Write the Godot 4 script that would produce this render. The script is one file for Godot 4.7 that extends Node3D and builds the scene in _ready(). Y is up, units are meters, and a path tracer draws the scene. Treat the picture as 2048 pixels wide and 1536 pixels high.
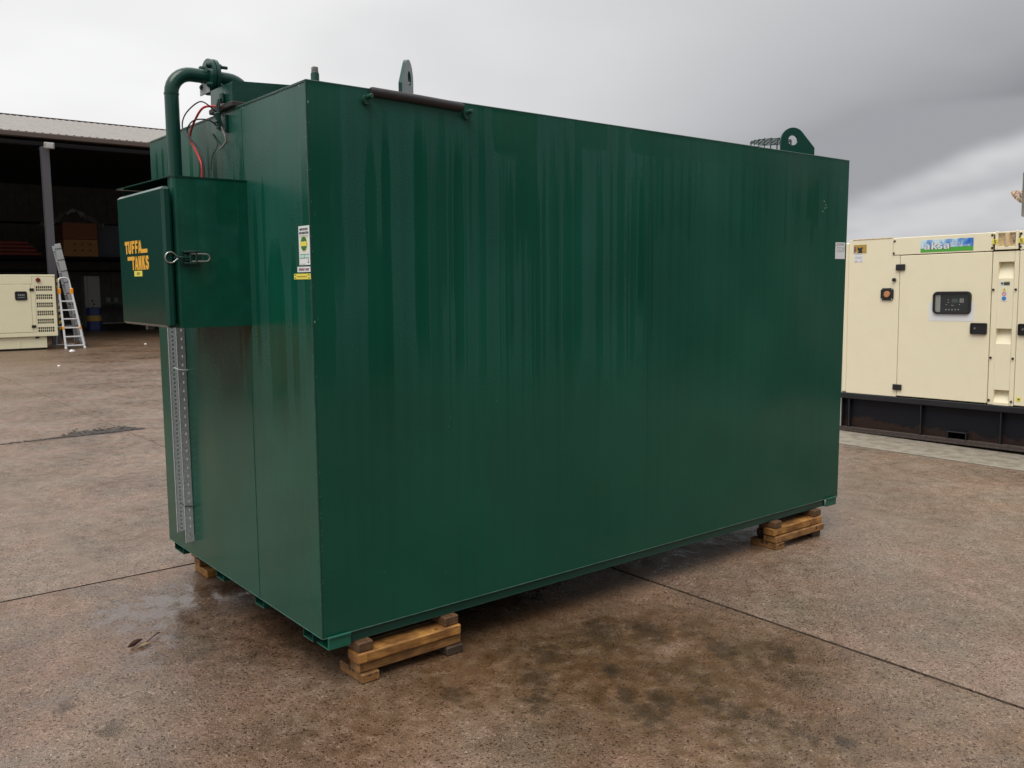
extends Node3D

# ---------------------------------------------------------------- mesh builder
class MB:
	var v := PackedVector3Array()
	var n := PackedVector3Array()
	var t := PackedVector2Array()
	var c := PackedColorArray()
	var use_c := false

	func tri(a: Vector3, b: Vector3, d: Vector3, na: Vector3, nb: Vector3, nd: Vector3, ua: Vector2, ub: Vector2, ud: Vector2) -> void:
		if (d - a).cross(b - a).dot(na + nb + nd) < 0.0:
			v.append_array([a, d, b]); n.append_array([na, nd, nb]); t.append_array([ua, ud, ub])
		else:
			v.append_array([a, b, d]); n.append_array([na, nb, nd]); t.append_array([ua, ub, ud])

	static func planar(p: Vector3, nn: Vector3, long := 0) -> Vector2:
		var a := nn.abs()
		if a.x >= a.y and a.x >= a.z:
			return Vector2(p.z, -p.y) if long != 1 else Vector2(p.y, p.z)
		if a.y >= a.z:
			return Vector2(p.x, p.z) if long != 2 else Vector2(p.z, p.x)
		return Vector2(p.x, -p.y) if long != 1 else Vector2(p.y, p.x)

	func flat(pts: Array, out: Vector3, long := 0) -> void:
		# convex polygon, flat shaded, facing out
		var nn: Vector3 = (pts[2] - pts[0]).cross(pts[1] - pts[0])
		if pts.size() > 3 and nn.length() < 1e-12:
			nn = (pts[3] - pts[0]).cross(pts[1] - pts[0])
		nn = nn.normalized()
		if nn.dot(out) < 0.0:
			nn = -nn
		for i in range(1, pts.size() - 1):
			tri(pts[0], pts[i], pts[i + 1], nn, nn, nn, planar(pts[0], nn, long), planar(pts[i], nn, long), planar(pts[i + 1], nn, long))

	func quad_uv(p: Array, out: Vector3, uv: Array) -> void:
		tri(p[0], p[1], p[2], out, out, out, uv[0], uv[1], uv[2])
		tri(p[0], p[2], p[3], out, out, out, uv[0], uv[2], uv[3])

	func box(lo: Vector3, hi: Vector3, bevel := 0.0, x := Transform3D()) -> void:
		var ctr := (lo + hi) * 0.5
		var h := (hi - lo) * 0.5
		var b := minf(bevel, minf(h.x, minf(h.y, h.z)) * 0.9)
		var long := 0
		if h.y > h.x and h.y > h.z: long = 1
		elif h.z > h.x: long = 2
		var uvo := Vector2(lo.x * 3.7 + lo.z * 1.3, lo.y * 5.1 + lo.z * 2.9)
		var start := v.size()
		var P := func(sx: float, sy: float, sz: float, ax: int) -> Vector3:
			return ctr + Vector3(sx * (h.x - (0.0 if ax == 0 else b)), sy * (h.y - (0.0 if ax == 1 else b)), sz * (h.z - (0.0 if ax == 2 else b)))
		for s in [-1.0, 1.0]:
			flat([P.call(s, -1, -1, 0), P.call(s, 1, -1, 0), P.call(s, 1, 1, 0), P.call(s, -1, 1, 0)], Vector3(s, 0, 0), long)
			flat([P.call(-1, s, -1, 1), P.call(1, s, -1, 1), P.call(1, s, 1, 1), P.call(-1, s, 1, 1)], Vector3(0, s, 0), long)
			flat([P.call(-1, -1, s, 2), P.call(1, -1, s, 2), P.call(1, 1, s, 2), P.call(-1, 1, s, 2)], Vector3(0, 0, s), long)
		if b > 0.0:
			for s in [-1.0, 1.0]:
				for q in [-1.0, 1.0]:
					flat([P.call(s, q, -1, 0), P.call(s, q, 1, 0), P.call(s, q, 1, 1), P.call(s, q, -1, 1)], Vector3(s, q, 0), long)
					flat([P.call(s, -1, q, 0), P.call(s, 1, q, 0), P.call(s, 1, q, 2), P.call(s, -1, q, 2)], Vector3(s, 0, q), long)
					flat([P.call(-1, s, q, 1), P.call(1, s, q, 1), P.call(1, s, q, 2), P.call(-1, s, q, 2)], Vector3(0, s, q), long)
					for r in [-1.0, 1.0]:
						flat([P.call(s, q, r, 0), P.call(s, q, r, 1), P.call(s, q, r, 2)], Vector3(s, q, r), long)
		for i in range(start, v.size()):
			v[i] = x * v[i]
			n[i] = (x.basis * n[i]).normalized()
			t[i] += uvo

	func obox(center: Vector3, size: Vector3, bevel: float, basis: Basis) -> void:
		box(-size * 0.5, size * 0.5, bevel, Transform3D(basis, center))

	func tube(pts: Array, r, sides := 12, caps := true) -> void:
		var cnt := pts.size()
		var rad := func(i: int) -> float: return r[i] if r is Array else r
		var up := Vector3.UP
		var rings := []
		var dirs := []
		var L := 0.0
		var lens := []
		for i in cnt:
			var d: Vector3 = (pts[min(i + 1, cnt - 1)] - pts[max(i - 1, 0)]).normalized()
			if i == 0:
				up = Vector3.UP if absf(d.y) < 0.9 else Vector3.RIGHT
			else:
				L += pts[i].distance_to(pts[i - 1])
			lens.append(L)
			var s := d.cross(up).normalized()
			up = s.cross(d).normalized()
			dirs.append(d)
			var ring := []
			for k in sides:
				var a := TAU * k / sides
				ring.append(s * cos(a) + up * sin(a))
			rings.append(ring)
		for i in cnt - 1:
			for k in sides:
				var k2 := (k + 1) % sides
				var a0: Vector3 = rings[i][k]
				var a1: Vector3 = rings[i][k2]
				var b0: Vector3 = rings[i + 1][k]
				var b1: Vector3 = rings[i + 1][k2]
				var r0: float = rad.call(i)
				var r1: float = rad.call(i + 1)
				var u0 := Vector2(lens[i], TAU * r0 * k / sides)
				var u1 := Vector2(lens[i], TAU * r0 * (k + 1) / sides)
				var w0 := Vector2(lens[i + 1], TAU * r0 * k / sides)
				var w1 := Vector2(lens[i + 1], TAU * r0 * (k + 1) / sides)
				tri(pts[i] + a0 * r0, pts[i] + a1 * r0, pts[i + 1] + b1 * r1, a0, a1, b1, u0, u1, w1)
				tri(pts[i] + a0 * r0, pts[i + 1] + b1 * r1, pts[i + 1] + b0 * r1, a0, b1, b0, u0, w1, w0)
		if caps:
			for e in [0, cnt - 1]:
				var poly := []
				for k in sides:
					poly.append(pts[e] + rings[e][k] * rad.call(e))
				flat(poly, -dirs[0] if e == 0 else dirs[e])

	func cyl(a: Vector3, b: Vector3, r: float, sides := 20, bevel := 0.0) -> void:
		if bevel <= 0.0:
			tube([a, b], r, sides)
		else:
			var d := (b - a).normalized() * bevel
			tube([a, a + d * 0.02, a + d, b - d, b - d * 0.02, b], [r - bevel, r - bevel, r, r, r - bevel, r - bevel], sides)

	func prism(poly: PackedVector2Array, depth: float, x := Transform3D()) -> void:
		# polygon in xy, extruded from z = 0 to z = depth
		var idx := Geometry2D.triangulate_polygon(poly)
		var cw := Geometry2D.is_polygon_clockwise(poly)
		for z in [0.0, depth]:
			var nn := Vector3(0, 0, -1 if z == 0.0 else 1) * signf(depth)
			for i in range(0, idx.size(), 3):
				var a := poly[idx[i]]
				var b := poly[idx[i + 1]]
				var d := poly[idx[i + 2]]
				var wn := x.basis * nn
				tri(x * Vector3(a.x, a.y, z), x * Vector3(b.x, b.y, z), x * Vector3(d.x, d.y, z), wn, wn, wn, a, b, d)
		for i in poly.size():
			var a := poly[i]
			var b := poly[(i + 1) % poly.size()]
			var e := b - a
			if e.length() < 1e-6: continue
			var o := Vector2(-e.y, e.x) if cw else Vector2(e.y, -e.x)
			# y-up polygon test: is_polygon_clockwise is meant for y-up axes
			var on: Vector3 = (x.basis * Vector3(o.x, o.y, 0)).normalized()
			var p := [x * Vector3(a.x, a.y, 0), x * Vector3(b.x, b.y, 0), x * Vector3(b.x, b.y, depth), x * Vector3(a.x, a.y, depth)]
			quad_uv(p, on, [Vector2(0, 0), Vector2(e.length(), 0), Vector2(e.length(), depth), Vector2(0, depth)])

	func mesh() -> ArrayMesh:
		var a := []
		a.resize(Mesh.ARRAY_MAX)
		a[Mesh.ARRAY_VERTEX] = v
		a[Mesh.ARRAY_NORMAL] = n
		a[Mesh.ARRAY_TEX_UV] = t
		if use_c:
			a[Mesh.ARRAY_COLOR] = c
		var m := ArrayMesh.new()
		m.add_surface_from_arrays(Mesh.PRIMITIVE_TRIANGLES, a)
		return m

# ---------------------------------------------------------------- node helpers
var taken := {}
var M := {}
var rng := RandomNumberGenerator.new()

func numbered(called: String) -> String:
	if not taken.has(called):
		taken[called] = 0
		return called
	taken[called] += 1
	return "%s_%03d" % [called, taken[called]]

func tag(o: Node, label: String, category: String, group := "") -> void:
	o.set_meta("label", label)
	o.set_meta("category", category)
	if group: o.set_meta("group", group)

func thing(called: String, label: String, category: String, at := Vector3.ZERO, basis := Basis(), group := "") -> Node3D:
	var o := Node3D.new()
	o.name = numbered(called)
	add_child(o)
	o.transform = Transform3D(basis, at)
	tag(o, label, category, group)
	return o

# frame: where the coordinates of the mesh are given (world by default)
func obj(called: String, mb, material: Material, parent: Node3D = self, frame := Transform3D()) -> MeshInstance3D:
	var o := MeshInstance3D.new()
	o.name = numbered(called) if parent == self else called
	o.mesh = mb.mesh() if mb is MB else mb
	for i in o.mesh.get_surface_count():
		o.set_surface_override_material(i, material)
	parent.add_child(o, true)
	var g := Transform3D()
	var p: Node = parent
	while p is Node3D and p != self:
		g = p.transform * g
		p = p.get_parent()
	o.transform = g.affine_inverse() * frame
	return o

func plain_box(lo: Vector3, hi: Vector3, bevel := 0.0) -> MB:
	var m := MB.new()
	m.box(lo, hi, bevel)
	return m

func lin(r: float, g: float, b: float) -> Color:
	return Color(r, g, b).linear_to_srgb()

func mat(called: String, col: Color, rough: float, metal := 0.0) -> StandardMaterial3D:
	var m := StandardMaterial3D.new()
	m.resource_name = called
	m.albedo_color = col.linear_to_srgb()
	m.roughness = rough
	m.metallic = metal
	M[called] = m
	return m

func noise(seed_: int, freq: float, octaves := 3, type := FastNoiseLite.TYPE_SIMPLEX_SMOOTH) -> FastNoiseLite:
	var f := FastNoiseLite.new()
	f.seed = seed_
	f.noise_type = type
	f.frequency = freq
	f.fractal_octaves = octaves
	f.fractal_type = FastNoiseLite.FRACTAL_NONE if octaves <= 1 else FastNoiseLite.FRACTAL_FBM
	if type == FastNoiseLite.TYPE_CELLULAR:
		f.cellular_return_type = FastNoiseLite.RETURN_CELL_VALUE
	return f

func tex(w: int, h: int, fmt: int, bytes: PackedByteArray) -> ImageTexture:
	return ImageTexture.create_from_image(Image.create_from_data(w, h, false, fmt, bytes))

func bump(m: StandardMaterial3D, t: Texture2D, cm: float) -> void:
	m.heightmap_enabled = true
	m.heightmap_texture = t
	m.heightmap_scale = cm

func text(parent: Node3D, s: String, center: Vector3, w: float, h: float, basis: Basis, material: Material, font := "Droid Sans", bold := true, depth := 0.0008, called := "lettering", shear := 0.0) -> MeshInstance3D:
	var f := SystemFont.new()
	f.font_names = PackedStringArray([font])
	f.font_weight = 700 if bold else 400
	var tm := TextMesh.new()
	tm.text = s
	tm.font = f
	tm.font_size = 48
	tm.pixel_size = 0.01
	tm.depth = 0.02
	tm.curve_step = 1.5
	var a := tm.get_aabb()
	var sx := w / maxf(a.size.x, 1e-4)
	var sy := h / maxf(a.size.y, 1e-4)
	if w <= 0.0: sx = sy
	var sc := Basis(Vector3(sx, 0, 0), Vector3(shear * sy, sy, 0), Vector3(0, 0, depth / 0.02))
	var mid := a.position + a.size * 0.5
	mid.z = a.position.z
	return obj(called, tm, material, parent, Transform3D(basis * sc, center - basis * sc * mid))

const FACE_LEFT := Basis(Vector3(0, 0, 1), Vector3(0, 1, 0), Vector3(-1, 0, 0))  # faces -X, reads along +Z

# ---------------------------------------------------------------- textures
func soft(n_: int, w: int, h: int, freq: float, octaves := 3, type := FastNoiseLite.TYPE_SIMPLEX_SMOOTH, seamless := false) -> PackedByteArray:
	var f := noise(n_, freq, octaves, type)
	var im: Image = f.get_seamless_image(w, h) if seamless else f.get_image(w, h)
	return im.get_data()

func mask_image(w: int, h: int, big: int, fn: Callable) -> PackedByteArray:
	var b := PackedByteArray()
	b.resize(w * h)
	for y in h:
		for x in w:
			b[y * w + x] = int(clampf(fn.call((x + 0.5) / w, (y + 0.5) / h), 0.0, 1.0) * 255.0)
	var im := Image.create_from_data(w, h, false, Image.FORMAT_L8, b)
	im.resize(big, big * h / w, Image.INTERPOLATE_CUBIC)
	return im.get_data()

# weathered exposed-aggregate concrete; stain / wet / pale masks are byte images of the same size
func concrete(size: int, metres: float, seed_: int, seamless: bool, stain, wet, blot) -> StandardMaterial3D:
	var px := metres / size
	var big := soft(seed_, size, size, 0.9 * px, 4, FastNoiseLite.TYPE_SIMPLEX_SMOOTH, seamless)
	var mid := soft(seed_ + 1, size, size, 7.0 * px, 3, FastNoiseLite.TYPE_SIMPLEX_SMOOTH, seamless)
	var hue := soft(seed_ + 4, size, size, 1.7 * px, 3, FastNoiseLite.TYPE_SIMPLEX_SMOOTH, seamless)
	var cell := soft(seed_ + 2, size, size, 125.0 * px, 1, FastNoiseLite.TYPE_CELLULAR, seamless)
	var fine := soft(seed_ + 3, size, size, 190.0 * px, 2, FastNoiseLite.TYPE_SIMPLEX, seamless)
	var n := size * size
	var col := PackedByteArray(); col.resize(n * 3)
	var rough := PackedByteArray(); rough.resize(n)
	var height := PackedByteArray(); height.resize(n)
	var has_s: bool = stain is PackedByteArray
	var S: PackedByteArray = stain if has_s else PackedByteArray()
	var W: PackedByteArray = wet if has_s else PackedByteArray()
	var B: PackedByteArray = blot if has_s else PackedByteArray()
	for i in n:
		var c := cell[i]
		var f := fine[i]
		var m := mid[i]
		var g := big[i]
		# tone around 100 (sRGB of the base colour)
		var t := 110 + ((g - 128) * 11 >> 7) + ((m - 128) * 11 >> 7) + ((c - 128) * 15 >> 7) + ((f - 128) * 34 >> 7)
		var ht := 110 + ((c - 128) * 60 >> 7) + ((f - 128) * 70 >> 7)
		var ro := 104 + ((m - 128) * 36 >> 7) + ((g - 128) * 30 >> 7) - ((c - 128) * 12 >> 7)
		if c > 250 and f > 120:
			t += 40
			ro -= 30
		elif c < 13:
			t -= 38
			ht -= 70
		elif f < 62:
			t -= 46
			ht -= 60
		var hr := 13 + ((hue[i] - 128) * 4 >> 7)
		var r := t + hr
		var gg := t - 3 - (hr >> 2)
		var b := t - 14 - (hr >> 1)
		if has_s:
			var s := S[i] + ((m - 128) * S[i] >> 8) + ((f - 128) * S[i] >> 7) + ((c - 128) * S[i] >> 9)
			if s > 20:
				if s > 255: s = 255
				# brown, olive oil stain
				r += ((r * 64 / 100 + 6) - r) * s >> 8
				gg += ((gg * 58 / 100 + 3) - gg) * s >> 8
				b += ((b * 43 / 100 + 1) - b) * s >> 8
			var k := B[i] - ((f - 128) * B[i] >> 6) + ((m - 128) * B[i] >> 8)
			if k > 24:
				if k > 255: k = 255
				r += (54 - r) * k >> 8
				gg += (42 - gg) * k >> 8
				b += (29 - b) * k >> 8
			var w := W[i]
			if w > 0:
				var wl := w + ((m - 128) * w >> 7) - ((f - 128) * w >> 9)
				if wl < 0: wl = 0
				if wl > 255: wl = 255
				ro += (14 - ro) * wl >> 8
				ht += (120 - ht) * wl * 235 >> 16
				r -= r * wl * 70 >> 16
				gg -= gg * wl * 70 >> 16
				b -= b * wl * 66 >> 16
		col[i * 3] = clampi(r, 0, 255)
		col[i * 3 + 1] = clampi(gg, 0, 255)
		col[i * 3 + 2] = clampi(b, 0, 255)
		rough[i] = clampi(ro, 8, 255)
		height[i] = clampi(ht, 0, 255)
	var mt := StandardMaterial3D.new()
	mt.albedo_texture = tex(size, size, Image.FORMAT_RGB8, col)
	mt.roughness = 1.0
	mt.roughness_texture = tex(size, size, Image.FORMAT_L8, rough)
	mt.vertex_color_use_as_albedo = true
	bump(mt, tex(size, size, Image.FORMAT_L8, height), 0.32)
	return mt

# rain streaks on painted steel: wet runs (glossy, deep green) between dry bands (duller, greyer)
func streaked(w_m: float, h_m: float, pw: int, ph: int, seed_: int, runs: Array, chips: Array, stains: Array) -> StandardMaterial3D:
	var r := RandomNumberGenerator.new()
	r.seed = seed_
	var W := PackedFloat32Array()
	W.resize(pw * ph)
	var wob := noise(seed_ + 9, 0.012, 2)
	for q in runs:
		# x, width, y0, y1 in metres from the top left, strength
		var y0 := int(q[2] / h_m * ph)
		var y1 := int(minf(q[3], h_m) / h_m * ph)
		var off := r.randf() * 900.0
		for y in range(maxi(y0, 0), mini(y1, ph)):
			var k := float(y - y0) / maxf(y1 - y0, 1)
			var fade := clampf((1.0 - k) * 5.0, 0.0, 1.0) * (clampf(k * 9.0, 0.0, 1.0) if q[2] > 0.005 else 1.0)
			var wd: float = q[1] * (1.0 + 0.22 * wob.get_noise_2d(off, y * 0.5)) * (1.0 if k < 0.85 else 1.0 - 0.7 * (k - 0.85) / 0.15) * (0.35 + 0.65 * minf(k * 5.0, 1.0) if q[2] > 0.005 else 1.0)
			var cx: float = (q[0] + 0.004 * wob.get_noise_2d(off + 300, y * 0.25)) / w_m * pw
			var hw := wd / w_m * pw * 0.5
			for x in range(maxi(int(cx - hw - 1.5), 0), mini(int(cx + hw + 2.5), pw)):
				var e: float = clampf((hw - absf(x + 0.5 - cx)) * 0.8 + 0.5, 0.0, 1.0) * fade * q[4]
				var i := y * pw + x
				if e > W[i]: W[i] = e
	var big := soft(seed_ + 1, pw, ph, 3.0 / pw, 3)
	var fine := soft(seed_ + 2, pw, ph, 0.35, 2)
	var vert := noise(seed_ + 3, 0.05, 3)
	var vcol := PackedFloat32Array()
	vcol.resize(pw)
	for x in pw: vcol[x] = vert.get_noise_2d(x * 1.0, 3.0)
	var ends := noise(seed_ + 5, 0.02, 3)
	var col := PackedByteArray(); col.resize(pw * ph * 3)
	var rough := PackedByteArray(); rough.resize(pw * ph)
	for y in ph:
		var yy := float(y) / ph
		for x in pw:
			var i := y * pw + x
			var mix_end := smoothstep(0.34, 0.86, yy + 0.05 * ends.get_noise_1d(x))
			var w := lerpf(W[i], 0.74 + 0.22 * vcol[x], mix_end)
			var f := (fine[i] - 128) / 128.0
			var g := (big[i] - 128) / 128.0
			var k := 1.0 + 0.07 * g + 0.05 * f + 0.05 * vcol[x]
			col[i * 3] = clampi(int(lerpf(30.0, 13.0, w) * k), 0, 255)
			col[i * 3 + 1] = clampi(int(lerpf(79.0, 72.0, w) * k), 0, 255)
			col[i * 3 + 2] = clampi(int(lerpf(67.0, 55.0, w) * k), 0, 255)
			var splash := smoothstep(0.86, 1.0, yy + 0.05 * g) * (0.5 + 0.5 * f) * 0.5 + 0.25 * clampf((f - 0.55) * 3.0, 0.0, 1.0) * smoothstep(-0.2, 0.5, g)
			col[i * 3] = int(lerpf(col[i * 3], 58.0, splash * 0.5))
			col[i * 3 + 1] = int(lerpf(col[i * 3 + 1], 72.0, splash * 0.5))
			col[i * 3 + 2] = int(lerpf(col[i * 3 + 2], 60.0, splash * 0.5))
			rough[i] = clampi(int(lerpf(74.0, 40.0, w) + 8.0 * f + 10.0 * g), 5, 255)
	for s in stains:   # x, y, rx, ry, colour, strength
		for y in range(maxi(int((s[1] - s[3]) / h_m * ph), 0), mini(int((s[1] + s[3]) / h_m * ph), ph)):
			for x in range(maxi(int((s[0] - s[2]) / w_m * pw), 0), mini(int((s[0] + s[2]) / w_m * pw), pw)):
				var dx: float = ((x + 0.5) / pw * w_m - s[0]) / s[2]
				var dy: float = ((y + 0.5) / ph * h_m - s[1]) / s[3]
				var e: float = clampf(1.0 - dx * dx - dy * dy, 0, 1) * s[5] * clampf(0.5 + (big[y * pw + x] - 110) / 60.0 + (fine[y * pw + x] - 128) / 200.0, 0, 1)
				var i := (y * pw + x) * 3
				for k in 3: col[i + k] = int(lerpf(col[i + k], s[4][k] * 255.0, e))
	for q in chips:   # x, y, size: bare primer or metal
		var cx := int(q[0] / w_m * pw)
		var cy := int(q[1] / h_m * ph)
		var s := maxi(1, int(q[2] / w_m * pw))
		for y in range(maxi(cy - s, 0), mini(cy + s + 1, ph)):
			for x in range(maxi(cx - s, 0), mini(cx + s + 1, pw)):
				if Vector2(x - cx, y - cy).length() <= s * r.randf_range(0.5, 1.0):
					var i := (y * pw + x) * 3
					col[i] = 150; col[i + 1] = 170; col[i + 2] = 160
	var mt := StandardMaterial3D.new()
	mt.albedo_texture = tex(pw, ph, Image.FORMAT_RGB8, col)
	mt.roughness = 1.0
	mt.roughness_texture = tex(pw, ph, Image.FORMAT_L8, rough)
	mt.texture_repeat = false
	mt.metallic_specular = 0.38
	# plates pulled slightly out of true by the welding
	var hw_ := 96
	var hh_ := int(96.0 * h_m / w_m)
	var hf := PackedFloat32Array()
	var hn := noise(seed_ + 6, 1.0, 2)
	for y in hh_:
		for x in hw_:
			hf.append(0.5 + 0.5 * hn.get_noise_2d(x * w_m / hw_ * 1.1, y * h_m / hh_ * 0.8))
	var him := Image.create_from_data(hw_, hh_, false, Image.FORMAT_RF, hf.to_byte_array())
	him.resize(hw_ * 8, hh_ * 8, Image.INTERPOLATE_CUBIC)
	bump(mt, ImageTexture.create_from_image(him), 1.1)
	return mt

func wood(seed_: int, a: Color, b: Color) -> StandardMaterial3D:
	var w := 512
	var h := 256
	var f := noise(seed_, 1.0, 3)
	var f2 := noise(seed_ + 1, 1.0, 2)
	var col := PackedByteArray(); col.resize(w * h * 3)
	var ht := PackedByteArray(); ht.resize(w * h)
	var knots := []
	var r := RandomNumberGenerator.new()
	r.seed = seed_
	for i in 7: knots.append(Vector3(r.randf() * w, r.randf() * h, r.randf_range(5, 9)))
	for y in h:
		for x in w:
			var dy := 0.0
			var kd := 0.0
			for k in knots:
				var dx: float = (x - k.x) / 2.2
				var ey: float = y - k.y
				var e: float = exp(-(dx * dx + ey * ey) / (k.z * k.z * 6.0))
				dy += e * 14.0 * signf(ey + 0.01)
				kd = maxf(kd, exp(-(dx * dx * 3.0 + ey * ey) / (k.z * k.z)))
			var g := 0.5 + 0.5 * sin((y + dy) * 0.55 + 5.0 * f.get_noise_2d(x * 0.004, (y + dy) * 0.03))
			var s := f2.get_noise_2d(x * 0.015, y * 0.5)
			var m := clampf(0.3 + 0.3 * g + 0.5 * s + 0.8 * f.get_noise_2d(x * 0.01, y * 0.012), -0.25, 1)
			var c := a.lerp(b, m).lerp(Color(0.16, 0.08, 0.045), clampf(kd * 1.1, 0, 0.9))
			var i := (y * w + x)
			col[i * 3] = clampi(int(c.r * 255), 0, 255)
			col[i * 3 + 1] = clampi(int(c.g * 255), 0, 255)
			col[i * 3 + 2] = clampi(int(c.b * 255), 0, 255)
			ht[i] = clampi(int(120 + 60 * g + 60 * s), 0, 255)
	var mt := StandardMaterial3D.new()
	mt.albedo_texture = tex(w, h, Image.FORMAT_RGB8, col)
	mt.roughness = 0.62
	mt.uv1_scale = Vector3(1.6, 3.2, 1)
	bump(mt, tex(w, h, Image.FORMAT_L8, ht), 0.06)
	return mt

func noisy(called: String, a: Color, b: Color, freq: float, rough: float, metal := 0.0, relief := 0.0, seed_ := 5, scale := 1.0, edge := 1.0) -> StandardMaterial3D:
	# triplanar two-tone wear, colours in linear light
	var s := 256
	var d := soft(seed_, s, s, freq / s, 5, FastNoiseLite.TYPE_SIMPLEX_SMOOTH, true)
	var col := PackedByteArray(); col.resize(s * s * 3)
	for i in s * s:
		var k := clampf((d[i] / 255.0 - 0.5) * edge + 0.5, 0, 1)
		var c := a.lerp(b, k).linear_to_srgb()
		col[i * 3] = int(c.r * 255); col[i * 3 + 1] = int(c.g * 255); col[i * 3 + 2] = int(c.b * 255)
	var mt := StandardMaterial3D.new()
	mt.resource_name = called
	mt.albedo_texture = tex(s, s, Image.FORMAT_RGB8, col)
	mt.roughness = rough
	mt.metallic = metal
	mt.uv1_triplanar = true
	mt.uv1_scale = Vector3.ONE * scale
	if relief > 0.0:
		bump(mt, tex(s, s, Image.FORMAT_L8, d), relief)
	M[called] = mt
	return mt

# ---------------------------------------------------------------- sky
func sky_panorama() -> ImageTexture:
	var w := 1024
	var h := 512
	var im := Image.create_empty(w, h, false, Image.FORMAT_RGBF)
	var n1 := noise(11, 1.0, 5)
	var n2 := noise(12, 1.0, 4)
	for y in h:
		var el := 90.0 - (y + 0.5) / h * 180.0
		for x in w:
			var az := (x + 0.5) / w * 360.0
			if az > 218.87: az -= 360.0   # -141 .. 219, seam behind the camera
			var e := deg_to_rad(el)
			var a := deg_to_rad(az)
			var d := Vector3(sin(a) * cos(e), sin(e), -cos(a) * cos(e))
			# a low deck of cloud, seen in perspective
			var flat := d / (maxf(d.y, 0.0) + 0.16)
			var q := n1.get_noise_2d(flat.x * 0.55, flat.z * 0.55)
			var fine := n2.get_noise_3d(d.x * 3.0, d.y * 9.0, d.z * 3.0)
			var r := az - 38.87
			var g := lerpf(241.0, 212.0, smoothstep(-26.0, 28.0, r)) + 9.0 * fine
			# the heavier cloud to the right and its ragged lower edge
			var side := smoothstep(-12.0, 20.0, r) * lerpf(1.0, 0.8, smoothstep(50.0, 100.0, r))
			side = maxf(side, 0.8 * (1.0 - smoothstep(-165.0, -110.0, r)))
			var edge := 5.2 + (r - 20.5) * 0.31 + 1.3 * fine
			if r > 30.0: edge = 8.1 + 1.3 * fine - 5.0 * smoothstep(45.0, 100.0, r)
			elif r < -60.0: edge = 3.1 + 1.3 * fine
			var above := el - edge
			var body := smoothstep(-0.9, 0.9, above) * exp(-maxf(above, 0.0) / lerpf(8.5, 24.0, smoothstep(45.0, 80.0, absf(r))))
			g -= 80.0 * side * body * (1.0 + 0.3 * fine + 0.45 * q)
			g -= side * (1.0 - smoothstep(-0.9, 0.9, above)) * (22.0 + 36.0 * maxf(n2.get_noise_2d(r * 0.06 + 4.0, (el - r * 0.16) * 0.45), -0.4))
			g += 13.0 * q
			# brighter towards the zenith
			g = clampf(g, 120.0, 250.0)
			var l := pow(g / 255.0, 2.2) * (1.0 + 0.7 * smoothstep(17.0, 60.0, el))
			var cool := clampf((238.0 - g) / 90.0, 0.0, 1.0)
			if el < 0.0:
				l = 0.12
				im.set_pixel(x, y, Color(l * 1.05, l, l * 0.92))
			else:
				im.set_pixel(x, y, Color(l * (1.0 - 0.025 * cool), l * (1.0 - 0.012 * cool), l * (1.005 + 0.05 * cool)))
	return ImageTexture.create_from_image(im)

# ================================================================ scene
const EXPO := 1.5
const CAM := Vector3(-1.571, 1.658, 3.179)

func _ready() -> void:
	rng.seed = 7
	var cam := Camera3D.new()
	cam.name = "camera"
	add_child(cam)
	cam.position = CAM
	cam.rotation_order = EULER_ORDER_YXZ
	cam.rotation = Vector3(deg_to_rad(-6.508), deg_to_rad(-38.866), deg_to_rad(-0.324))
	cam.fov = 46.68
	cam.near = 0.05
	cam.far = 900.0
	cam.current = true

	var env := Environment.new()
	var sky := Sky.new()
	var pan := PanoramaSkyMaterial.new()
	pan.panorama = sky_panorama()
	pan.energy_multiplier = 1.0 / EXPO
	sky.sky_material = pan
	env.background_mode = Environment.BG_SKY
	env.sky = sky
	env.ambient_light_source = Environment.AMBIENT_SOURCE_SKY
	env.tonemap_mode = Environment.TONE_MAPPER_LINEAR
	env.tonemap_exposure = EXPO
	env.sdfgi_enabled = true
	env.ssao_enabled = true
	env.ssil_enabled = true
	var we := WorldEnvironment.new()
	we.name = "environment"
	we.environment = env
	add_child(we)

	var sun := DirectionalLight3D.new()
	sun.name = "sun"
	sun.light_energy = 0.46
	sun.light_color = Color(1.0, 0.97, 0.93)
	sun.light_angular_distance = 40.0
	sun.shadow_enabled = true
	add_child(sun)
	sun.rotation = Vector3(deg_to_rad(-60), deg_to_rad(-55), 0)

	materials()
	build_ground()
	build_shed()
	build_opposite_shed()
	build_skip()
	build_tank()
	build_cribs()
	build_large_generator()
	build_small_generator()
	build_ladders()
	build_shed_contents()
	build_litter()

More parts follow.
